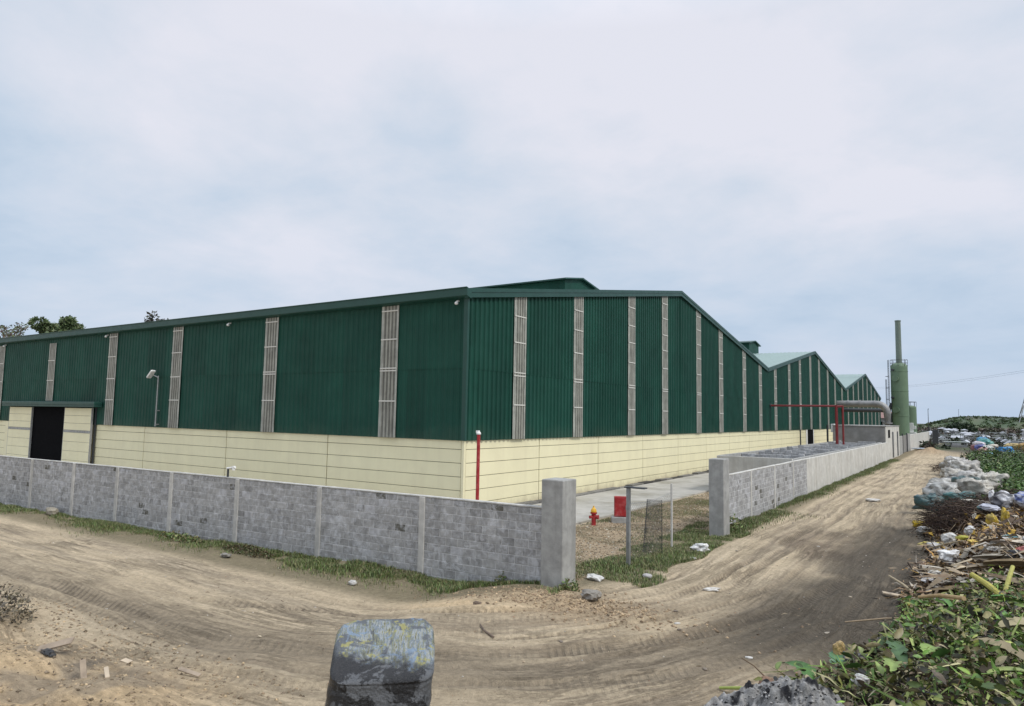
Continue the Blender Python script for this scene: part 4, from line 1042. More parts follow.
tag(mb.build('wood_stick', M['bark']), 'bent dark stick lying across the wheel tracks', 'stick')
SC = [(.62,.6,.56), (.3,.26,.2), (.5,.42,.3), (.2,.16,.12)]
for k in range(46):
    x = rnd.uniform(-13, -2.2); y = rnd.uniform(8, 30)
    if (x < -6.3 and y > 12): continue
    c = rnd.choice(SC); s_z = rnd.uniform(.05, .13)
    lumpy('litter_scrap', 'tiny scrap of litter trodden into the dirt road', 'litter', at(x, y), (s_z, s_z*.6, .03), c, 100+k, 'litter scraps on the dirt road', sub=2, rz=rnd.uniform(0, 3))

# ------------------------------------------------------------------ drum in the foreground
def drum():
    loc = Vector((-2.955, 3.005, 1.83))
    root = empty('plastic_drum', loc+Vector((0, 0, .035)), 'weathered square drum with flaking blue and yellow paint and scorched black lower half', 'drum')
    n = 56; vs = []; fs = []; prof = []
    hw, hd, Ht = .285, .26, .93
    levels = [(0, .94), (.03, .985), (.06, 1), (.22, 1.0), (.42, 1.0), (.445, 1.012), (.475, 1.012), (.50, .99)] + [(.5+.32*i/7, 1.0+.008*math.sin(i*1.1)) for i in range(1, 8)] + [(.845, 1.0), (.86, 1.018), (.885, 1.018), (.905, .985), (.92, .94), (.925, .86), (.925, .60), (.918, .35), (.915, .1)]
    for z, k in levels:
        for j in range(n):
            a = 2*math.pi*j/n; c, s_ = math.cos(a), math.sin(a); e = .34
            x = math.copysign(abs(c)**e, c)*hw*k; y = math.copysign(abs(s_)**e, s_)*hd*k
            q = .012*(vn(np.array([a*3]), np.array([z*5]), 801)[0]-.5)+.02*(vn(np.array([a*1.2]), np.array([z*2.2]), 811)[0]-.5)
            x *= 1+q*2; y *= 1+q*2
            zt = z
            if z > .55: zt = z-(z-.55)/.38*(.24*(.5-.5*y/hd)+.06*(.5-.5*x/hw)) + (.003*math.sin(x*90) if z > .9 else 0)      # top slopes towards the front
            vs.append(Vector((x, y, zt)))
    m = len(levels)
    for i in range(m-1):
        for j in range(n):
            k = (j+1) % n; fs.append((i*n+j, i*n+k, i*n+n+k, i*n+n+j))
    fs.append(tuple(range(n-1, -1, -1))); fs.append(tuple((m-1)*n+j for j in range(n)))
    rot = Euler((math.radians(-5), math.radians(6), math.radians(44))).to_matrix()
    root.rotation_euler = rot.to_euler(); vs = [loc+Vector((0, 0, .035))+v for v in vs]
    mat = bpy.data.materials.new('flaking_drum_paint'); mat.use_nodes = True
    t = mat.node_tree; b = t.nodes['Principled BSDF']; P = N(t, 'ShaderNodeTexCoord').outputs['Object']
    sp = N(t, 'ShaderNodeSeparateXYZ'); t.links.new(P, sp.inputs[0])
    mp = N(t, 'ShaderNodeMapping'); mp.inputs['Scale'].default_value = (30, 5, 3); t.links.new(P, mp.inputs[0])
    sn = noise(t, mp.outputs[0], 1.25, 12, .74, .5)
    top = ramp(t, sn, [(.33, (.012,.012,.014)), (.40, (.13,.145,.15)), (.45, (.30,.30,.14)), (.49, (.13,.18,.25)), (.54, (.42,.45,.45)), (.60, (.25,.24,.11)), (.66, (.03,.03,.026))])
    bl = noise(t, P, 5.5, 12, .68, .6)
    top = mixc(t, .22, top, (.03,.035,.04)); top = mixc(t, ramp(t, bl, [(.52, (0,0,0)), (.55, (.9,.9,.9))]), top, (.085,.095,.11))
    top = mixc(t, ramp(t, noise(t, P, 9, 11, .66, .4), [(.57, (0,0,0)), (.59, (.85,.85,.85))]), top, (.33,.31,.10))
    top = mixc(t, ramp(t, noise(t, P, 7.3, 11, .66, .8), [(.57, (0,0,0)), (.59, (.9,.9,.9))]), top, (.19,.26,.35))
    low = mixc(t, noise(t, P, 30, 5, .7), (.06,.064,.07), (.135,.14,.147))
    bk = noise(t, P, 4.6, 12, .66, .6)
    low = mixc(t, ramp(t, bk, [(.465, (0,0,0)), (.49, (1,1,1))]), low, (.010,.010,.011))
    zf = mathn(t, 'ADD', sp.outputs[2], mathn(t, 'MULTIPLY_ADD', noise(t, P, 9, 11, .7), .20, -.10))
    f1 = mathn(t, 'MULTIPLY_ADD', zf, 22.0, -.71*22, clamp=True)
    col = mixc(t, f1, low, top)
    f2 = mathn(t, 'MULTIPLY_ADD', zf, -30.0, .50*30, clamp=True)
    col = mixc(t, f2, col, (.012,.012,.013))
    t.links.new(col, b.inputs['Base Color'])
    t.links.new(mathn(t, 'MULTIPLY_ADD', bl, .35, .12), b.inputs['Roughness'])
    bn = N(t, 'ShaderNodeBump'); bn.inputs['Strength'].default_value = .8; bn.inputs['Distance'].default_value = .025
    t.links.new(mathn(t, 'ADD', mathn(t, 'MULTIPLY', sn, .6), noise(t, P, 35, 5, .65)), bn.inputs['Height']); t.links.new(bn.outputs[0], b.inputs['Normal'])
    mesh_obj('body', np.array([v[:] for v in vs]), fs, mat, root, None, True)
drum()

# ------------------------------------------------------------------ ash pile
r_, a_ = np.meshgrid(np.linspace(0, 1, 110), np.linspace(0, 2*math.pi, 260, endpoint=False))
px = -1.62+1.85*r_*np.cos(a_); py = 7.85+1.15*r_*np.sin(a_)
pz = .15+1.02*(1-r_**1.7)*(.86+.35*fbm(px*1.4, py*1.4, 700, 3)) + .13*(fbm(px*6, py*6, 705, 4)-.5)*(1-r_**4) + .11*(vn(px*13, py*13, 707)-.5)*(1-r_**4) + .07*(vn(px*28, py*28, 708)-.5)
pz = pz - .9*ss(.85, 1, r_)
ac = np.tile(np.array([.31,.305,.295]), (px.size, 1))
ac = mixv(ac, ss(.5, .66, fbm(px*8, py*8, 710, 4)).ravel(), (.035,.035,.038))
ac = mixv(ac, (ss(.55, .7, fbm(px*3.5+4, py*3.5, 715, 4))*.7).ravel(), (.36,.35,.335))
ii = np.arange(px.size).reshape(px.shape); jj = np.roll(ii, -1, 0)
o = mesh_obj('ash_pile', np.stack([px.ravel(), py.ravel(), pz.ravel()], 1), np.stack([ii[:, :-1].ravel(), jj[:, :-1].ravel(), jj[:, 1:].ravel(), ii[:, 1:].ravel()], 1), M['ash'], None, None, False, ac)
tag(o, 'heap of grey and black ash in the near foreground', 'ash pile')

def ashpts(r, n):
    a = r.uniform(0, 6.283, n); q = np.sqrt(r.uniform(0, 1, n))*.95
    x = -1.62+1.85*q*np.cos(a); y = 7.85+1.15*q*np.sin(a)
    z = .15+1.02*(1-q**1.7)*(.86+.35*fbm(x*1.4, y*1.4, 700, 3)) + .13*(fbm(x*6, y*6, 705, 4)-.5)*(1-q**4) - .9*ss(.85, 1, q)
    return np.stack([x, y, z], 1)
stone_scatter('ash_clinker', 9000, ashpts, 57, .004, .026, [(.24,.235,.23), (.03,.03,.032), (.36,.35,.34), (.12,.118,.115), (.018,.018,.02)], 'cinders and charred crumbs over the ash heap', 'cinders')

# ------------------------------------------------------------------ rubbish heap: plant litter, cuttings, brush
def scatter_xy(r, n, x0, x1, y0, y1, cond=None):
    x = r.uniform(x0, x1, n); y = r.uniform(y0, y1, n); e = heap_edge(y)
    k = x > e+.25*(vn(x*2, y*2, 9)-.3)
    if cond is not None: k &= cond(x, y)
    return x[k], y[k]
def strips(name, label, x, y, lmin, lmax, wmin, wmax, pal, seed, hmax=.12, tilt=.35):
    r = np.random.default_rng(seed); n = len(x)
    a = r.uniform(0, 6.283, n); L = lmin+(lmax-lmin)*r.uniform(0, 1, n)**2.2; w = r.uniform(wmin, wmax, n)
    d = np.stack([np.cos(a), np.sin(a), r.normal(0, tilt, n)], 1); d /= np.linalg.norm(d, axis=1)[:, None]
    sd = np.stack([-np.sin(a), np.cos(a), r.normal(0, .5, n)], 1)
    nn = np.cross(d, sd)
    c = np.stack([x, y, H(x, y)+r.uniform(.0, hmax, n)], 1)
    p0 = c-d*L[:, None]*.5; p1 = c+nn*L[:, None]*r.uniform(-.1, .22, (n, 1)); p2 = c+d*L[:, None]*.5
    W_ = w[:, None]; fo = nn*W_*.5
    V = np.stack([p0-sd*W_*.3, p0+sd*W_*.3, p1-sd*W_+fo, p1+sd*W_+fo, p2-sd*W_*.25, p2+sd*W_*.25], 1).reshape(-1, 3)
    k = np.arange(n)*6
    F = np.concatenate([np.stack([k, k+1, k+3, k+2], 1), np.stack([k+2, k+3, k+5, k+4], 1)])
    o = mesh_obj(name, V, F, M['attr'], None, None, False, np.repeat(pick(n, pal, seed+1, .3), 6, 0))
    return tag(o, label, 'plant waste', None, 'stuff')
PB = [(.20,.13,.08), (.11,.07,.045), (.30,.21,.13), (.42,.32,.20), (.26,.23,.19), (.33,.19,.06), (.05,.036,.03), (.10,.07,.05), (.04,.03,.026)]  # darkest tones stand in for shadowed gaps between the strips
r = np.random.default_rng(70)
x, y = scatter_xy(r, 15000, -2.6, 4.5, 15.5, 36)
strips('dry_plant_litter', 'brown dead leaves and stalks covering the rubbish heap', x, y, .06, .8, .005, .032, PB, 71, .26, .5)
x, y = scatter_xy(r, 1500, -2.8, 3, 17, 30)
strips('dry_plant_litter', 'broader yellow and tan leaf pieces lying over the heap', x, y, .15, .55, .03, .075, [(.42,.30,.15), (.46,.30,.06), (.34,.26,.17), (.45,.40,.32), (.2,.13,.08), (.14,.1,.07)], 72, .24, .45)
x, y = scatter_xy(r, 2600, -2.9, .8, 9, 40, lambda x, y: x < heap_edge(y)+1.1)
strips('dry_plant_litter', 'thin scattering of dead leaf bits along the heap edge', x-.45, y, .05, .3, .006, .02, PB, 73, .03, .1)
x = r.uniform(-17, -2, 900); y = r.uniform(4, 16, 900); k = (x > -7.6) | (y < 12.8); x, y = x[k], y[k]
strips('straw_bits', 'thin bits of straw and bark scattered over the sand', x, y, .03, .22, .002, .008, [(.40,.32,.21), (.2,.15,.1), (.3,.24,.17), (.12,.09,.06)], 68, .012, .08)
# green cuttings nearest to the camera
PG = [(.07,.13,.03), (.05,.10,.022), (.10,.16,.035), (.17,.20,.06), (.14,.12,.06), (.22,.18,.09), (.03,.055,.018), (.09,.075,.045)]
def near(x, y): return (y < 17.3+1.0*(vn(x*1.3, y*.5, 74)-.5)) & ~((np.hypot((x+1.62)/1.0, (y-7.85)/.7) < 1))
def leafpile(name, label, n, smin, smax, pal, seed, hmax, yr=(6, 18), cond=near, asp=.42, up=.25, xr=(-3.6, 3.5), flt=None, lf=leaf_fine):
    r = np.random.default_rng(seed); x, y = scatter_xy(r, n, xr[0], xr[1], yr[0], yr[1], cond)
    if flt is not None:
        k = flt(x, y); x, y = x[k], y[k]
    m = len(x); z = H(x, y)+r.uniform(-.01, 1, m)**1.5*hmax*(.35+1.3*fbm(x*1.1, y*1.1, seed+3, 3)) if False else H(x, y)+r.uniform(0, 1, m)*hmax*(.3+1.4*fbm(x*1.1, y*1.1, seed+3, 3))
    sz = smin+(smax-smin)*r.uniform(0, 1, m)**2.5
    V, F, Cc = lf(np.stack([x, y, z], 1), sz, pick(m, pal, seed+1, .3), up, asp, .3, seed)
    return tag(mesh_obj(name, V, F, M['leaf'], None, None, False, Cc), label, 'plant waste', None, 'stuff')
leafpile('green_cuttings', 'heap of wilted olive and brown plant cuttings in the lower right corner', 46000, .035, .17, [(.17,.18,.05),(.10,.09,.045),(.22,.20,.10),(.04,.04,.025),(.28,.24,.14),(.14,.10,.06),(.10,.14,.045),(.02,.02,.015)], 75, .40, (4.5, 18))  # near-black leaves in the palette paint in the dark gaps of the pile
leafpile('green_cuttings', 'fresh green leaves on top of the cuttings at the right edge', 15000, .05, .17, [(.12,.23,.04),(.08,.15,.03),(.19,.29,.055),(.045,.08,.02),(.28,.31,.08)], 76, .48, (4.5, 17.4), near, .34, .3, (-2.6, 3.5), lambda x, y: fbm(x*.8+3, y*.8, 760, 3)+.10*(x+.8) > .50)
x, y = scatter_xy(r, 6000, -3.4, 3.2, 4.8, 17.5, near)
strips('green_cuttings', 'thin stems and twigs tangled through the cuttings', x, y, .08, .5, .004, .012, [(.3,.25,.15),(.18,.2,.07),(.12,.09,.06),(.35,.33,.22),(.07,.06,.045)], 77, .3, .5)

leafpile('green_cuttings', 'broad limp leaves strewn through the cuttings', 3200, .09, .25, [(.075,.17,.04),(.17,.23,.065),(.05,.09,.025),(.29,.25,.13),(.13,.10,.06),(.20,.26,.08),(.09,.07,.045)], 79, .42, (5, 17.2), near, .4, .25)
x, y = scatter_xy(r, 3200, -3.2, 3.2, 5, 17.3, near)
strips('green_cuttings', 'long green grass stems and torn blades in the cuttings', x, y, .15, .7, .006, .022, [(.14,.24,.055),(.25,.30,.10),(.08,.13,.03),(.36,.34,.18)], 78, .42, .6)
def blade(name, label, cat, base, az, L, w, el, col, col2=None, droop=.45, mat='leaf', fold=.3, n=15, group=None, twist=0):
    """a big leaf blade with midrib fold, real thickness given by a stalk below it"""
    base = Vector(base); vs = []; fs = []; cs = []
    for i in range(n):
        f = i/(n-1); x = L*f
        e = el-droop*2*f
        p = base+Vector((math.cos(az)*x*math.cos(el-droop*f), math.sin(az)*x*math.cos(el-droop*f), x*math.sin(el-droop*f)))
        sd = Vector((-math.sin(az), math.cos(az), twist)).normalized(); up = Vector((0, 0, 1))
        ww = w*math.sin(math.pi*min(.06+f*.95, 1))**.6*.5
        rag = 1+.16*math.sin(i*2.7+L*9)+.10*math.sin(i*5.1+az*7)
        vs += [p+sd*ww*rag+up*ww*fold, p, p-sd*ww*(2-rag)+up*ww*fold]
        c = col if col2 is None else tuple(a*(1-f)+b_*f for a, b_ in zip(col, col2)); v_ = .85+.3*abs(math.sin(i*1.9+L*5)); cs += [tuple(q*v_ for q in c), tuple(q*1.3 for q in c), tuple(q*(1.9-v_)*.95 for q in c)]
    for i in range(n-1):
        k = i*3; fs += [(k, k+1, k+4, k+3), (k+1, k+2, k+5, k+4)]
    mb = MB(); mb.add(vs, fs); mb.c = cs
    pts = [v-Vector((0, 0, .012)) for v in vs[1::3]]
    mb.tube(pts, [.016*(1-.8*i/(n-1))*max(w/.3, .6) for i in range(n)], 5, tuple(q*1.2 for q in cs[0]))
    return tag(mb.build(name, M[mat], None, base), label, cat, group)
GRN, OLV = (.06,.15,.03), (.15,.17,.05)
LFP = [('broad green banana leaf folded up behind the ash pile', (-2.35, 11.3), 2.5, .75, .26, .5, GRN),
       ('bluish green leaf standing behind the folded banana leaf', (-2.1, 11.7), 1.9, .55, .2, .9, (.08,.18,.09)),
       ('slim pale green leaf beside the yellow flower head', (-1.95, 11.9), 1.3, .6, .1, .8, (.16,.24,.06)),
       ('dark green leaf lying flat over the blue grey rag', (-1.5, 12.2), .3, .8, .16, .15, (.05,.12,.03)),
       ('upright bright leaf cluster at the edge of the cuttings', (-1.25, 12.6), 1.2, .55, .2, .9, (.14,.22,.05)),
       ('long glossy green leaf across the right hand cuttings', (-.35, 14.2), .1, 1.0, .2, .18, (.07,.19,.03)),
       ('drooping green leaf over the dark hollow in the cuttings', (-.95, 9.6), -1.2, .6, .2, .2, (.06,.12,.045)),
       ('pale rounded leaf at the bottom edge of the picture', (-.85, 8.6), 1.5, .35, .2, .5, (.22,.30,.08)),
       ('second pale rounded leaf right of its twin at the bottom edge', (-.55, 8.75), 1.2, .33, .19, .5, (.20,.29,.07)),
       ('withered tan leaf curled at the right edge of the cuttings', (.15, 10.2), .5, .8, .36, .3, (.28,.24,.13)),
       ('crumpled olive leaf under the withered tan leaf', (-.15, 9.4), -.3, .7, .3, .25, (.22,.18,.10)),
       ('narrow yellow green leaf at the lower right corner', (.0, 8.3), .6, .7, .12, .3, (.22,.27,.08)),
       ('green leaf blade pointing right below the cut stalks', (.1, 15.0), .2, .9, .16, .2, (.06,.17,.03)),
       ('small bright leaf beside the left cut stalk', (-.5, 15.2), 2.0, .5, .12, .6, (.09,.2,.04))]
for k, (lb, p, az, L, w, el, c) in enumerate(LFP):
    blade('fallen_leaf', lb, 'leaf', at(p[0]+(.28 if k < 3 else 0), p[1], .17 if k < 4 else .42), az, L*(1 if k < 4 else .9), w*(1.2 if k < 4 else .9), el, tuple(q for q in c), tuple(q*.75 for q in c))
def stalk(label, p, q, r0, r1, col, name='cut_stalk'):
    mb = MB(); p = Vector(p); q = Vector(q); m = (p+q)/2+Vector((0, 0, .03))
    mb.tube([p, m, q], [r0, (r0+r1)/2, r1], 9, col); mb.c[-3*9:] = [tuple(v*1.0 for v in col)]*(3*9)
    return tag(mb.build(name, M['attr']), label, 'stalk')
stalk('thick yellow green cut stalk leaning left out of the cuttings', at(.3, 15.3, .3), at(-.18, 16.5, .66), .058, .05, (.42,.38,.10))
stalk('yellow green cut stalk leaning right beside its thicker neighbour', at(.32, 15.9, .3), at(.47, 16.5, .78), .045, .036, (.40,.38,.12))
stalk('pale bare branch pointing down over the dark hollow in the cuttings', at(-.72, 10.9, .78), at(-.2, 10.0, .66), .02, .026, (.42,.30,.16), 'bare_branch')
stalk('thin fork of pale twig beside the bare branch', at(-.72, 10.9, .78), at(-.35, 11.3, .7), .016, .01, (.40,.32,.18), 'bare_branch')
stalk('long thin twig lying from the cuttings onto the road', at(-2.3, 15.4, .05), at(-.9, 15.6, .25), .014, .02, (.34,.26,.17), 'bare_branch')
stalk('brown sheath of a banana stem lying behind the ash pile', at(-2.75, 11.0, .12), at(-2.25, 10.6, .16), .11, .06, (.26,.16,.11))
stalk('thin dark stem sticking out of the brown sheath', at(-2.75, 11.05, .2), at(-3.15, 11.25, .3), .012, .008, (.16,.11,.07), 'bare_branch')
stalk('yellow green stem lying on the road behind the ash pile', at(-3.3, 10.6, .03), at(-2.7, 10.6, .08), .02, .03, (.30,.36,.10))
lumpy('cloth_rag', 'blue grey rag lying on the edge of the cuttings', 'rag', at(-1.55, 11.75, .25), (.5,.35,.22), (.055,.065,.09), 41)
lumpy('flower_head', 'wilted yellow flower head on the cuttings', 'flower', at(-1.9, 12.1, .38), (.17,.14,.26), (.55,.38,.14), 42)
lumpy('plastic_cup', 'crushed white plastic cup low on the cuttings beside the ash', 'plastic cup', at(-1.2, 9.0, .40), (.17,.14,.12), (.68,.68,.66), 43)
lumpy('plastic_scrap', 'square pale plastic scrap among the green leaves', 'plastic scrap', at(-.4, 13.0, .55), (.22,.14,.16), (.55,.57,.6), 44)
lumpy('cloth_rag', 'black rag sunk in the middle of the cuttings', 'rag', at(-.75, 13.2, .42), (.4,.3,.2), (.02,.02,.025), 45)
x = r.uniform(-.9, 1.6, 240); y = r.uniform(16.4, 21.5, 240)
strips('dry_plant_litter', 'broad grey and tan strips of dead palm leaf above the cut stalks', x, y+.15*x, .4, 1.5, .025, .075, [(.34,.31,.26), (.40,.33,.23), (.24,.19,.13), (.14,.10,.065), (.46,.41,.33)], 69, .42, .22)
# dried palm fronds
FR = [(-.6, 18.2, .12, 1.9), (-.2, 18.9, .25, 2.1), (-.3, 17.6, .05, 1.7), (.1, 18.2, -.15, 2.0), (-.1, 19.6, -.22, 2.2), (.3, 19.0, -.3, 1.9), (.2, 17.4, .2, 1.6), (-.8, 17.4, .08, 1.4)]
FL = ['lowest', 'topmost', 'shortest pale', 'straightest', 'widest dark', 'rearmost', 'right hand', 'left hand']
for k, (x, y, az, L) in enumerate(FR):
    c = [(.30,.27,.22), (.22,.18,.13), (.36,.33,.28), (.16,.12,.07)][k % 4]
    blade('dried_palm_leaf', '%s dried grey palm leaf in the stack above the cut stalks' % FL[k], 'palm leaf', at(x-.1, y-.3, .30+.06*k % .3), az, L, .42, .16, c, tuple(q*1.3 for q in c), .18, 'attr', .55, 10, 'dried palm leaves on the heap')
def brush(name, label, c, rad, hgt, n, seed, pal):
    r = random.Random(seed); mb = MB()
    for k in range(n):
        a = r.uniform(0, 6.283); q = math.sqrt(r.random())*.9
        x = c[0]+rad[0]*q*math.cos(a); y = c[1]+rad[1]*q*math.sin(a)
        z = Hs(x, y) if k % 8 == 0 else z0
        z0 = z; top = z+hgt*(1-q*q)*r.uniform(.1, 1)
        b_ = r.uniform(0, 6.283); L = r.uniform(.25, .9)
        p = Vector((x, y, top)); d = Vector((math.cos(b_), math.sin(b_), r.uniform(-.5, .35)))
        mb.tube([p, p+d*L*.5+Vector((0,0,r.uniform(-.05,.08))), p+d*L+Vector((0,0,r.uniform(-.15,.12)))], [.012, .009, .004], 3, r.choice(pal), False)
    return tag(mb.build(name, M['attr']), label, 'brushwood')
PK = [(.045,.03,.025), (.07,.045,.035), (.03,.022,.02), (.10,.07,.05)]
brush('brush_pile', 'dark brown heap of thorny brushwood beside the road below the sacks', (-.75, 30.2), (1.05, 2.2), .9, 1500, 81, PK)
brush('brush_pile', 'dark twig heap right of the main brushwood below the green creepers', (.9, 33), (1.6, 2.5), .7, 900, 82, PK)
brush('brush_pile', 'small dark twig pile at the far bend behind the white sacks', (-2.3, 70), (1.2, 5), .7, 350, 83, PK)
# sacks along the road
SK_ = [(-2.15, 36.2, 1.1, (.055,.13,.14), 'dark teal sack lying lowest at the near left of the sack row'),
       (-1.75, 38.6, 1.15, (.60,.60,.57), 'white woven sack lying on the dark teal sack'),
       (-1.1, 37.6, .95, (.07,.20,.20), 'teal net sack in front of the white row'),
       (-.35, 39.2, 1.2, (.58,.55,.48), 'cream sack at the right end of the near row'),
       (-1.35, 41.2, 1.2, (.50,.48,.43), 'greyish sack in the middle of the near row'),
       (-.75, 43.2, 1.1, (.10,.22,.23), 'blue green sack tucked between two pale sacks'),
       (-1.9, 44.0, 1.3, (.62,.61,.57), 'long white sack on the road side of the row'),
       (-1.1, 46.5, 1.35, (.55,.54,.51), 'pale sack bulging on top of the middle row'),
       (.1, 47.0, 1.5, (.60,.57,.50), 'fat cream sack reaching furthest right'),
       (-.5, 48.8, 1.2, (.48,.46,.42), 'grey sack behind the fat cream sack'),
       (-1.7, 55.0, 1.3, (.57,.55,.50), 'pale sack lying at the foot of the far pile'),
       (-1.0, 56.5, 1.5, (.60,.58,.53), 'wide cream sack at the right of the far pile'),
       (-1.6, 60.0, 1.6, (.55,.53,.50), 'big crumpled sack in the middle of the far pile'),
       (-1.9, 64.0, 1.5, (.60,.59,.56), 'white sack forming the peak of the far pile'),
       (-1.2, 63.0, 1.4, (.52,.50,.47), 'greyish sack behind the far pile')]
for k, (x, y, s_z, c, lb) in enumerate(SK_):
    x += .30
    lumpy('sack', lb, 'sack', at(x, y, .05+(.3 if k in (1, 7, 13) else .1)), (s_z*1.0, s_z*.78, s_z*.66), tuple(q*.92 for q in c), 200+k*7, 'filled sacks dumped along the road', rz=rnd.uniform(0, 3), sub=4, crump=.95, sq=.7, col2=tuple(q*.5 for q in c), smooth=True)
# bright rubbish
BR = [('plastic_bag', 'bright yellow bag at the road edge of the brushwood', (-1.95, 31.3, .05), (.55,.4,.28), (.72,.50,.015), None),
      ('plastic_bag', 'small white scrap below the bright yellow bag', (-1.75, 29.4, .1), (.4,.3,.2), WHT, None),
      ('plastic_bag', 'white bag with torn flap in front of the brushwood', (-.85, 25.8, .25), (.36,.28,.28), (.62,.62,.60), None),
      ('plastic_bag', 'grey white film bag lying left of the yellow bags', (-1.15, 25.4, .1), (.7,.4,.22), (.55,.54,.52), (.3,.28,.25)),
      ('plastic_bag', 'white knotted bag standing up by the yellow bags', (-.3, 26.2, .25), (.3,.25,.3), (.66,.66,.66), None),
      ('plastic_bag', 'yellow printed bag hanging open on the heap', (.28, 26.4, .2), (.3,.2,.5), (.50,.33,.02), (.60,.44,.05)),
      ('plastic_bag', 'larger yellow bag right of the open yellow bag', (.62, 26.9, .2), (.34,.2,.6), (.54,.37,.02), (.40,.30,.05)),
      ('plastic_bag', 'flat yellow wrapper left of the torn white bag', (-1.25, 26.2, .12), (.9,.25,.14), (.55,.45,.06), None),
      ('plastic_bag', 'lime yellow wrapper between the white bags', (-.45, 25.6, .2), (.36,.2,.12), (.42,.40,.04), None),
      ('plastic_bag', 'white and black bag behind the yellow bags', (.62, 29.2, .4), (.6,.4,.5), (.68,.68,.7), (.04,.04,.05)),
      ('plastic_bag', 'blue and white bag at the right edge of the picture', (1.25, 29.8, .4), (.7,.5,.5), (.05,.10,.36), (.6,.62,.68)),
      ('plastic_bag', 'flat pale sheet left of the black and white bag', (.25, 29.0, .3), (.8,.5,.18), (.5,.52,.6), None),
      ('plastic_bottle', 'small white bottle upright behind the twigs', (.35, 31.2, .45), (.16,.16,.4), (.72,.72,.74), None),
      ('plastic_bag', 'long cream scrap lying on top of the twigs', (-.1, 32.6, .5), (1.1,.3,.14), (.62,.57,.48), None),
      ('plastic_bag', 'white bag with a torn wing beside the palm leaves', (-.72, 21.2, .22), (.62,.4,.26), (.74,.74,.73), None),
      ('plastic_bag', 'small white crumb of plastic below the winged bag', (-.75, 20.0, .14), (.16,.12,.1), (.7,.7,.68), None),
      ('plastic_bag', 'white wrapper at the right edge above the palm leaves', (.9, 20.4, .3), (.35,.2,.14), (.68,.68,.7), None)]
for k, (nm, lb, (x, y, dz), sz, c, c2) in enumerate(BR):
    lumpy(nm, lb, 'bottle' if 'bottle' in nm else 'plastic bag', at(x, y, dz), sz, c, 400+k*5, rz=rnd.uniform(0, 3), sub=3, crump=.75, col2=c2)
FC = [(.62,.62,.60), (.55,.52,.46), (.10,.14,.34), (.58,.42,.06), (.06,.20,.22), (.50,.12,.10), (.66,.66,.68), (.04,.04,.045)]
FN = ['white', 'cream', 'dark blue', 'mustard', 'teal', 'red', 'pale', 'black']
for k in range(34):
    y = rnd.uniform(18.5, 36) if k % 3 else rnd.uniform(66, 100); x = rnd.uniform(-1.2, .9+.03*y) if y < 40 else rnd.uniform(-1.0, 4.5)
    q = rnd.choice(range(8)); z_ = rnd.uniform(.16, .42)
    lumpy('plastic_film', 'small %s shred of film plastic lying in the roadside rubbish' % FN[q], 'plastic scrap', at(x, y, .2), (z_, z_*rnd.uniform(.4, .9), z_*.35), FC[q], 900+k*3, 'film shreds in the roadside rubbish', rz=rnd.uniform(0, 3), crump=1.0)
for k, (lb, p, q) in enumerate((('long pale pole lying across the twigs and the plastic', (-.2, 29.5), (.55, 27.6)), ('pale split cane on the brown litter', (-.9, 22.6), (-.3, 21.6)), ('leaning tan cane in front of the white bag', (-.45, 24.5), (-1.3, 25.3)), ('slanting brown stem behind the palm leaves', (.1, 22.2), (-.75, 20.6)), ('thin cane lying along the road edge of the litter', (-1.9, 19.4), (-1.2, 17.8)))):
    stalk(lb, at(p[0], p[1], .35), at(q[0], q[1], .2), .022, .03, (.40,.33,.22), 'cane')
# creeper field beyond
def field(x, y): return (x > -1.2+.6*vn(y*.2, y*0, 88)) & (fbm(x*.4, y*.25, 89, 3) > .30)
leafpile('creeper', 'low green creeper covering the heap right of the sacks', 36000, .10, .34, [(.085,.165,.04),(.065,.125,.03),(.12,.205,.055),(.045,.08,.024),(.15,.18,.07)], 90, .5, (35, 105), field, .6, .3, (-1.5, 12), lf=leaf_mesh)
leafpile('creeper', 'dark weeds at the foot of the colourful rubbish', 6000, .15, .4, [(.03,.055,.02),(.05,.08,.025),(.07,.06,.04)], 92, .8, (70, 128), lambda x, y: fbm(x*.3, y*.1, 93, 3) > .5, .5, .4, (-3, 16), lf=leaf_mesh)
CP = [((.10,.38,.36), 'teal'), ((.66,.62,.66), 'pale pink'), ((.06,.08,.30), 'navy'), ((.62,.66,.62), 'whitish'), ((.16,.40,.34), 'sea green'), ((.52,.30,.26), 'salmon'), ((.08,.30,.50), 'bright blue'), ((.66,.60,.50), 'cream'), ((.45,.20,.24), 'faded red'), ((.70,.70,.70), 'white')]
pos = [(1.1, 114, 1.3), (.2, 113, .9), (0, 112, .5), (1.4, 112, .3), (1.9, 114, .9), (.6, 110, .0), (.7, 115, 1.5), (2.4, 113, .4), (-.5, 113, .4), (-.2, 115, .9)]
for k, ((c, cn), (x, y, dz)) in enumerate(zip(CP, pos)):
    x = .3+(x-.3)*.62; dz *= .8
    lumpy('rubbish_bag', '%s bag in the colourful rubbish pile before the cemetery' % cn, 'rubbish bag', at(x, y, dz-.1), (1.25, 1.1, .85), tuple(q*.85 for q in c), 500+k*9, 'bags in the colourful rubbish pile', rz=rnd.uniform(0, 3), crump=.6)
lumpy('tarpaulin', 'bright blue tarpaulin heap right of the colourful bags', 'tarpaulin', at(2.75, 109), (1.8,1.2,.85), (.04,.26,.55), 601, crump=.7)
lumpy('rubbish_bag', 'light blue scrap between the creeper and the blue tarpaulin', 'rubbish bag', at(1.0, 98), (1.4,.8,.5), (.2,.42,.55), 602)
lumpy('sack', 'tan sack at the right edge behind the blue tarpaulin', 'sack', at(4.2, 125, .2), (2.0,1.2,.9), (.50,.38,.15), 603)
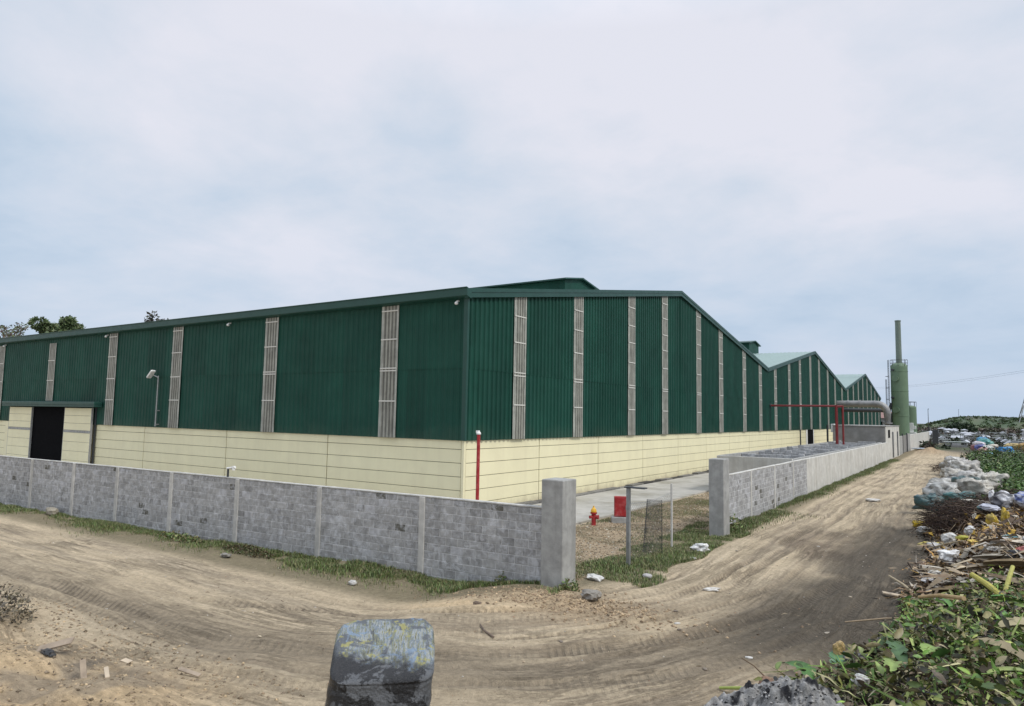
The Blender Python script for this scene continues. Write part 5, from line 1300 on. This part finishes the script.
lumpy('sack', 'orange brown sack touching the right edge of the picture', 'sack', at(5.6, 123, .2), (1.6,1.3,1.2), (.42,.27,.08), 604)
lumpy('boulder', 'flat bluish sheet on the road near the far wall', 'sheet', at(-6.6, 112), (2.2,1.4,.2), (.4,.45,.5), 605)

# ------------------------------------------------------------------ cemetery
def tomb_mesh(kind, r):
    mb = MB(); w, l, h = 1.9, 2.8, .8
    c1 = (.30,.31,.32)
    mb.cbox((-w/2, -l/2, -.3), (w/2, l/2, h*.55), .05, (.20,.20,.20)); mb.cbox((-w/2+.2, -l/2+.2, h*.55), (w/2-.2, l/2-.2, h), .05, c1)
    if kind == 0:      # pitched cover
        vs = [(-w/2, -l/2, h), (w/2, -l/2, h), (w/2, l/2, h), (-w/2, l/2, h), (0, -l/2, h+.6), (0, l/2, h+.6)]
        mb.add(vs, [(3,2,1,0), (0,1,4), (2,3,5), (1,2,5,4), (3,0,4,5)], (.48,.50,.54))
    elif kind == 1:    # headstone with cross
        mb.cbox((-.5, l/2-.35, h), (.5, l/2-.15, h+.9), .04, c1); mb.cbox((-.09, l/2-.32, h+.9), (.09, l/2-.18, h+1.8), .02, (.66,.66,.66)); mb.cbox((-.38, l/2-.318, h+1.3), (.38, l/2-.182, h+1.48), .02, (.66,.66,.66))
    elif kind == 2:    # flat canopy on four posts
        for sx in (-.8, .8):
            for sy in (-1.2, 1.2): mb.cbox((sx-.07, sy-.07, h*.5), (sx+.07, sy+.07, 2.1), .01, c1)
        mb.cbox((-1.15, -1.6, 2.1), (1.15, 1.6, 2.25), .03, (.40,.42,.44)); 
        vs = [(-1.1, -1.55, 2.252), (1.1, -1.55, 2.252), (1.1, 1.55, 2.252), (-1.1, 1.55, 2.252), (0, 0, 2.8)]
        mb.add(vs, [(3,2,1,0), (0,1,4), (1,2,4), (2,3,4), (3,0,4)], (.46,.48,.53))
    else:              # low wide slab enclosure
        mb.cbox((-1.9, -.9, -.2), (1.9, .9, .5), .04, (.22,.23,.23)); mb.cbox((-2.1, -1.0, 1.0), (2.1, 1.0, 1.12), .03, (.42,.46,.45))
        for sx in (-1.8, 1.8): mb.cbox((sx-.1, -.8, .5), (sx+.1, .8, 1.0), .02, (.45,.45,.44))
    return mb
TL = ['grey tomb with a pitched white cover in the far cemetery', 'grey tomb with an upright white cross in the far cemetery', 'canopied white tomb on four posts in the far cemetery', 'wide low slab tomb in the far cemetery']
TN = ['pitched_tomb', 'cross_tomb', 'canopy_tomb', 'slab_tomb']
M['tomb'] = pm('tomb_plaster', None, .8, .25, 1.5, .1, 10, attr=True, dirt=(.22,.21,.2,.6), dscale=.6)
protos = []
tombs = []; tr_ = random.Random(22)
for k in range(900):
    if len(tombs) >= 120: break
    y = tr_.uniform(128, 345)**1.0; x = tr_.uniform(-.052*y, .115*y)
    if all((x-a)**2+((y-b_)*.6)**2 > 9.5 for a, b_ in tombs) and not (x < 8 and y < 134): tombs.append((x, y))
for k, (x, y) in enumerate(tombs):
    kd = tr_.choice([0, 0, 1, 2, 3, 3])
    g = 'tombs in the far cemetery'
    hit = [p for p in protos if p[0] == kd]
    rz = tr_.uniform(-.25, .25)+(1.57 if tr_.random() < .3 else 0); sc_ = tr_.uniform(.62, .98)
    z = -.05
    if not hit:
        o = tomb_mesh(kd, tr_).build(TN[kd], M['tomb'], None, (0, 0, 0)); tag(o, TL[kd], 'tomb', g); protos.append((kd, o))
        o.location = (x, y, z); o.rotation_euler = (0, 0, rz); o.scale = (sc_,)*3
    else: copy_thing(hit[0][1], (x, y, z), None, rz, (sc_,)*3)
wc = empty('cross_monument', (-9.6, 141, 0), 'white stone cross rising behind the far pale wall', 'monument')
mb = MB(); mb.cbox((-10.3, 140.5, 0), (-8.9, 141.5, 2.4), .05); mb.build('base', M['white'], wc)
mb = MB(); mb.cbox((-9.9, 140.8, 2.4), (-9.3, 141.2, 4.0), .04); mb.cbox((-10.3, 140.82, 2.9), (-8.9, 141.18, 3.45), .04); mb.build('cross', M['white'], wc)
# scrub on the cemetery edge and on the hill
r = np.random.default_rng(95)
def clump(name, label, cs, rad, n, size, pal, seed, kind='stuff', cat='scrub'):
    r = np.random.default_rng(seed); cs = np.array(cs); m = len(cs); idx = r.integers(0, m, n)
    d = r.normal(size=(n, 3)); d /= np.linalg.norm(d, axis=1)[:, None]; d[:, 2] = np.abs(d[:, 2])
    P = cs[idx, :3]+d*(rad*cs[idx, 3:4])*r.uniform(.4, 1.05, (n, 1))*np.array([1, 1, .8])
    V, F, Cc = leaf_mesh(P, size*r.uniform(.6, 1.4, n), pick(n, pal, seed), .3, .7, .3, seed)
    return tag(mesh_obj(name, V, F, M['leaf'], None, None, False, Cc), label, cat, None, kind)
cs = []
for k in range(1500):
    y = rnd.uniform(398, 450); x = rnd.uniform(-30, 75); u = float(ss(395, 425, np.array(y)))
    z = u*(1.0+float(ss(-36, -3, np.array(x)))*(5.6+2.2*float(fbm(np.array(x*.03), np.array(y*.02), 400, 4)))) -.6
    cs.append((x, y, z-.3, rnd.uniform(.35, 1.0)))
clump('hill_scrub', 'dense green scrub growing over the far hill', cs, 1.5, 60000, .75, [(.07,.115,.045),(.055,.09,.035),(.09,.14,.055),(.045,.075,.03),(.10,.105,.06)], 96)
cs = [(rnd.uniform(-.07*q, .12*q), q, 0, rnd.uniform(.5, 1.3)) for q in [rnd.uniform(125, 360) for _ in range(260)]]
clump('cemetery_scrub', 'dark weeds and bushes growing between the tombs', cs, 1.2, 12000, .5, [(.03,.045,.02),(.05,.06,.03),(.07,.055,.04),(.04,.035,.03)], 97)
clump('round_bush', 'round dark green bush standing in front of the far hill', [(-7.3, 352, 1.2, 1.0), (-5.5, 352, .8, 1.1), (-3.6, 353, 1.0, 1.0), (-9.2, 352, .3, .8)], 3.6, 4500, .8, [(.022,.045,.018),(.03,.055,.02),(.018,.035,.015)], 98, None, 'bush')
# brown field edge below the hill
cs = [(rnd.uniform(-30, 80), rnd.uniform(372, 395), .3, rnd.uniform(.6, 1.2)) for _ in range(220)]
clump('dry_scrub', 'dry brown scrub band at the foot of the hill', cs, 2.2, 9000, .9, [(.11,.085,.07),(.09,.08,.06),(.07,.075,.04),(.14,.11,.09)], 99)

# far house, poles, pylon
fh = empty('far_house', (-27, 300, 0), 'small far house with reddish hipped roof beside the green tank', 'house')
mb = MB(); mb.cbox((-33, 296, 0), (-22, 304, 5.6), .1); mb.build('wall', M['conc'], fh)
mb = MB(); vs = [(-34, 295, 5.6), (-21, 295, 5.6), (-21, 305, 5.6), (-34, 305, 5.6), (-30, 300, 8.0), (-25, 300, 8.0)]
mb.add(vs, [(3,2,1,0), (0,1,5,4), (1,2,5), (2,3,4,5), (3,0,4)]); mb.build('roof', pm('faded_roof_tile', (.28,.17,.15), .8, .2, .5), fh)
mb = MB()
for x in (-31, -27, -24): mb.box((x, 295.9, 2.5), (x+1.4, 295.98, 4.3))
mb.build('window', M['dark'], fh)
for p, hh_, lb in (((-10.2, 205), 7.6, 'thin dark pole rising beside the far pale wall'), ((-6.5, 360), 10.2, 'thin dark pole standing in front of the far hill')):
    mb = MB(); mb.tube([(p[0], p[1], -.2), (p[0], p[1], hh_)], [.11, .06], 6); mb.tube([(p[0], p[1], hh_-.3), (p[0]+.15, p[1], hh_+.1)], .05, 4)
    tag(mb.build('utility_pole', M['dsteel']), lb, 'pole')
py_ = empty('transmission_tower', (27, 425, 0), 'grey lattice transmission tower cut by the right edge of the picture', 'pylon')
mb = MB(); c0 = Vector((27, 425, 0)); Z = [0, 8, 15, 21, 26.5, 31.5, 36, 40, 44, 48]; Hw = [11.5, 9.2, 7.3, 5.8, 4.5, 3.4, 2.6, 2.0, 1.5, .4]
for i in range(len(Z)-1):
    a = [c0+Vector((sx*Hw[i], sy*Hw[i], Z[i])) for sx, sy in ((-1,-1),(1,-1),(1,1),(-1,1))]
    b_ = [c0+Vector((sx*Hw[i+1], sy*Hw[i+1], Z[i+1])) for sx, sy in ((-1,-1),(1,-1),(1,1),(-1,1))]
    for k in range(4):
        j = (k+1) % 4; mb.tube([a[k], b_[k]], .2, 4); mb.tube([a[k], b_[j]], .1, 4); mb.tube([a[j], b_[k]], .1, 4); mb.tube([b_[k], b_[j]], .1, 4)
mb.build('lattice', M['steel'], py_)
for z, w in ((33, 8.5), (38.5, 7.2), (44, 6)):
    mb = MB()
    for sg in (-1, 1):
        for sx in (-1, 1): mb.tube([c0+Vector((sx*1.2, sg*1.4, z)), c0+Vector((0, sg*w, z+.6))], .1, 4); mb.tube([c0+Vector((sx*1.2, sg*1.4, z+2)), c0+Vector((0, sg*w, z+.6))], .1, 4)
        mb.tube([c0+Vector((0, sg*w, z+.6)), c0+Vector((0, sg*w, z-1.4))], .12, 5)
    mb.build('cross_arm', M['steel'], py_)
for k, (z, w, lb) in enumerate(((31.6, -8.5, 'power line sagging left from the near side of the lattice tower'), (31.6, 8.5, 'power line sagging left from the far side of the lattice tower'))):
    p0 = c0+Vector((0, w, z)); p1 = Vector((-160, 720+k*25, 40)); mb = MB()
    mb.tube([p0.lerp(p1, f/24)-Vector((0, 0, 7*4*(f/24)*(1-f/24))) for f in range(25)], .035, 4)
    tag(mb.build('power_line', M['dsteel']), lb, 'power line')
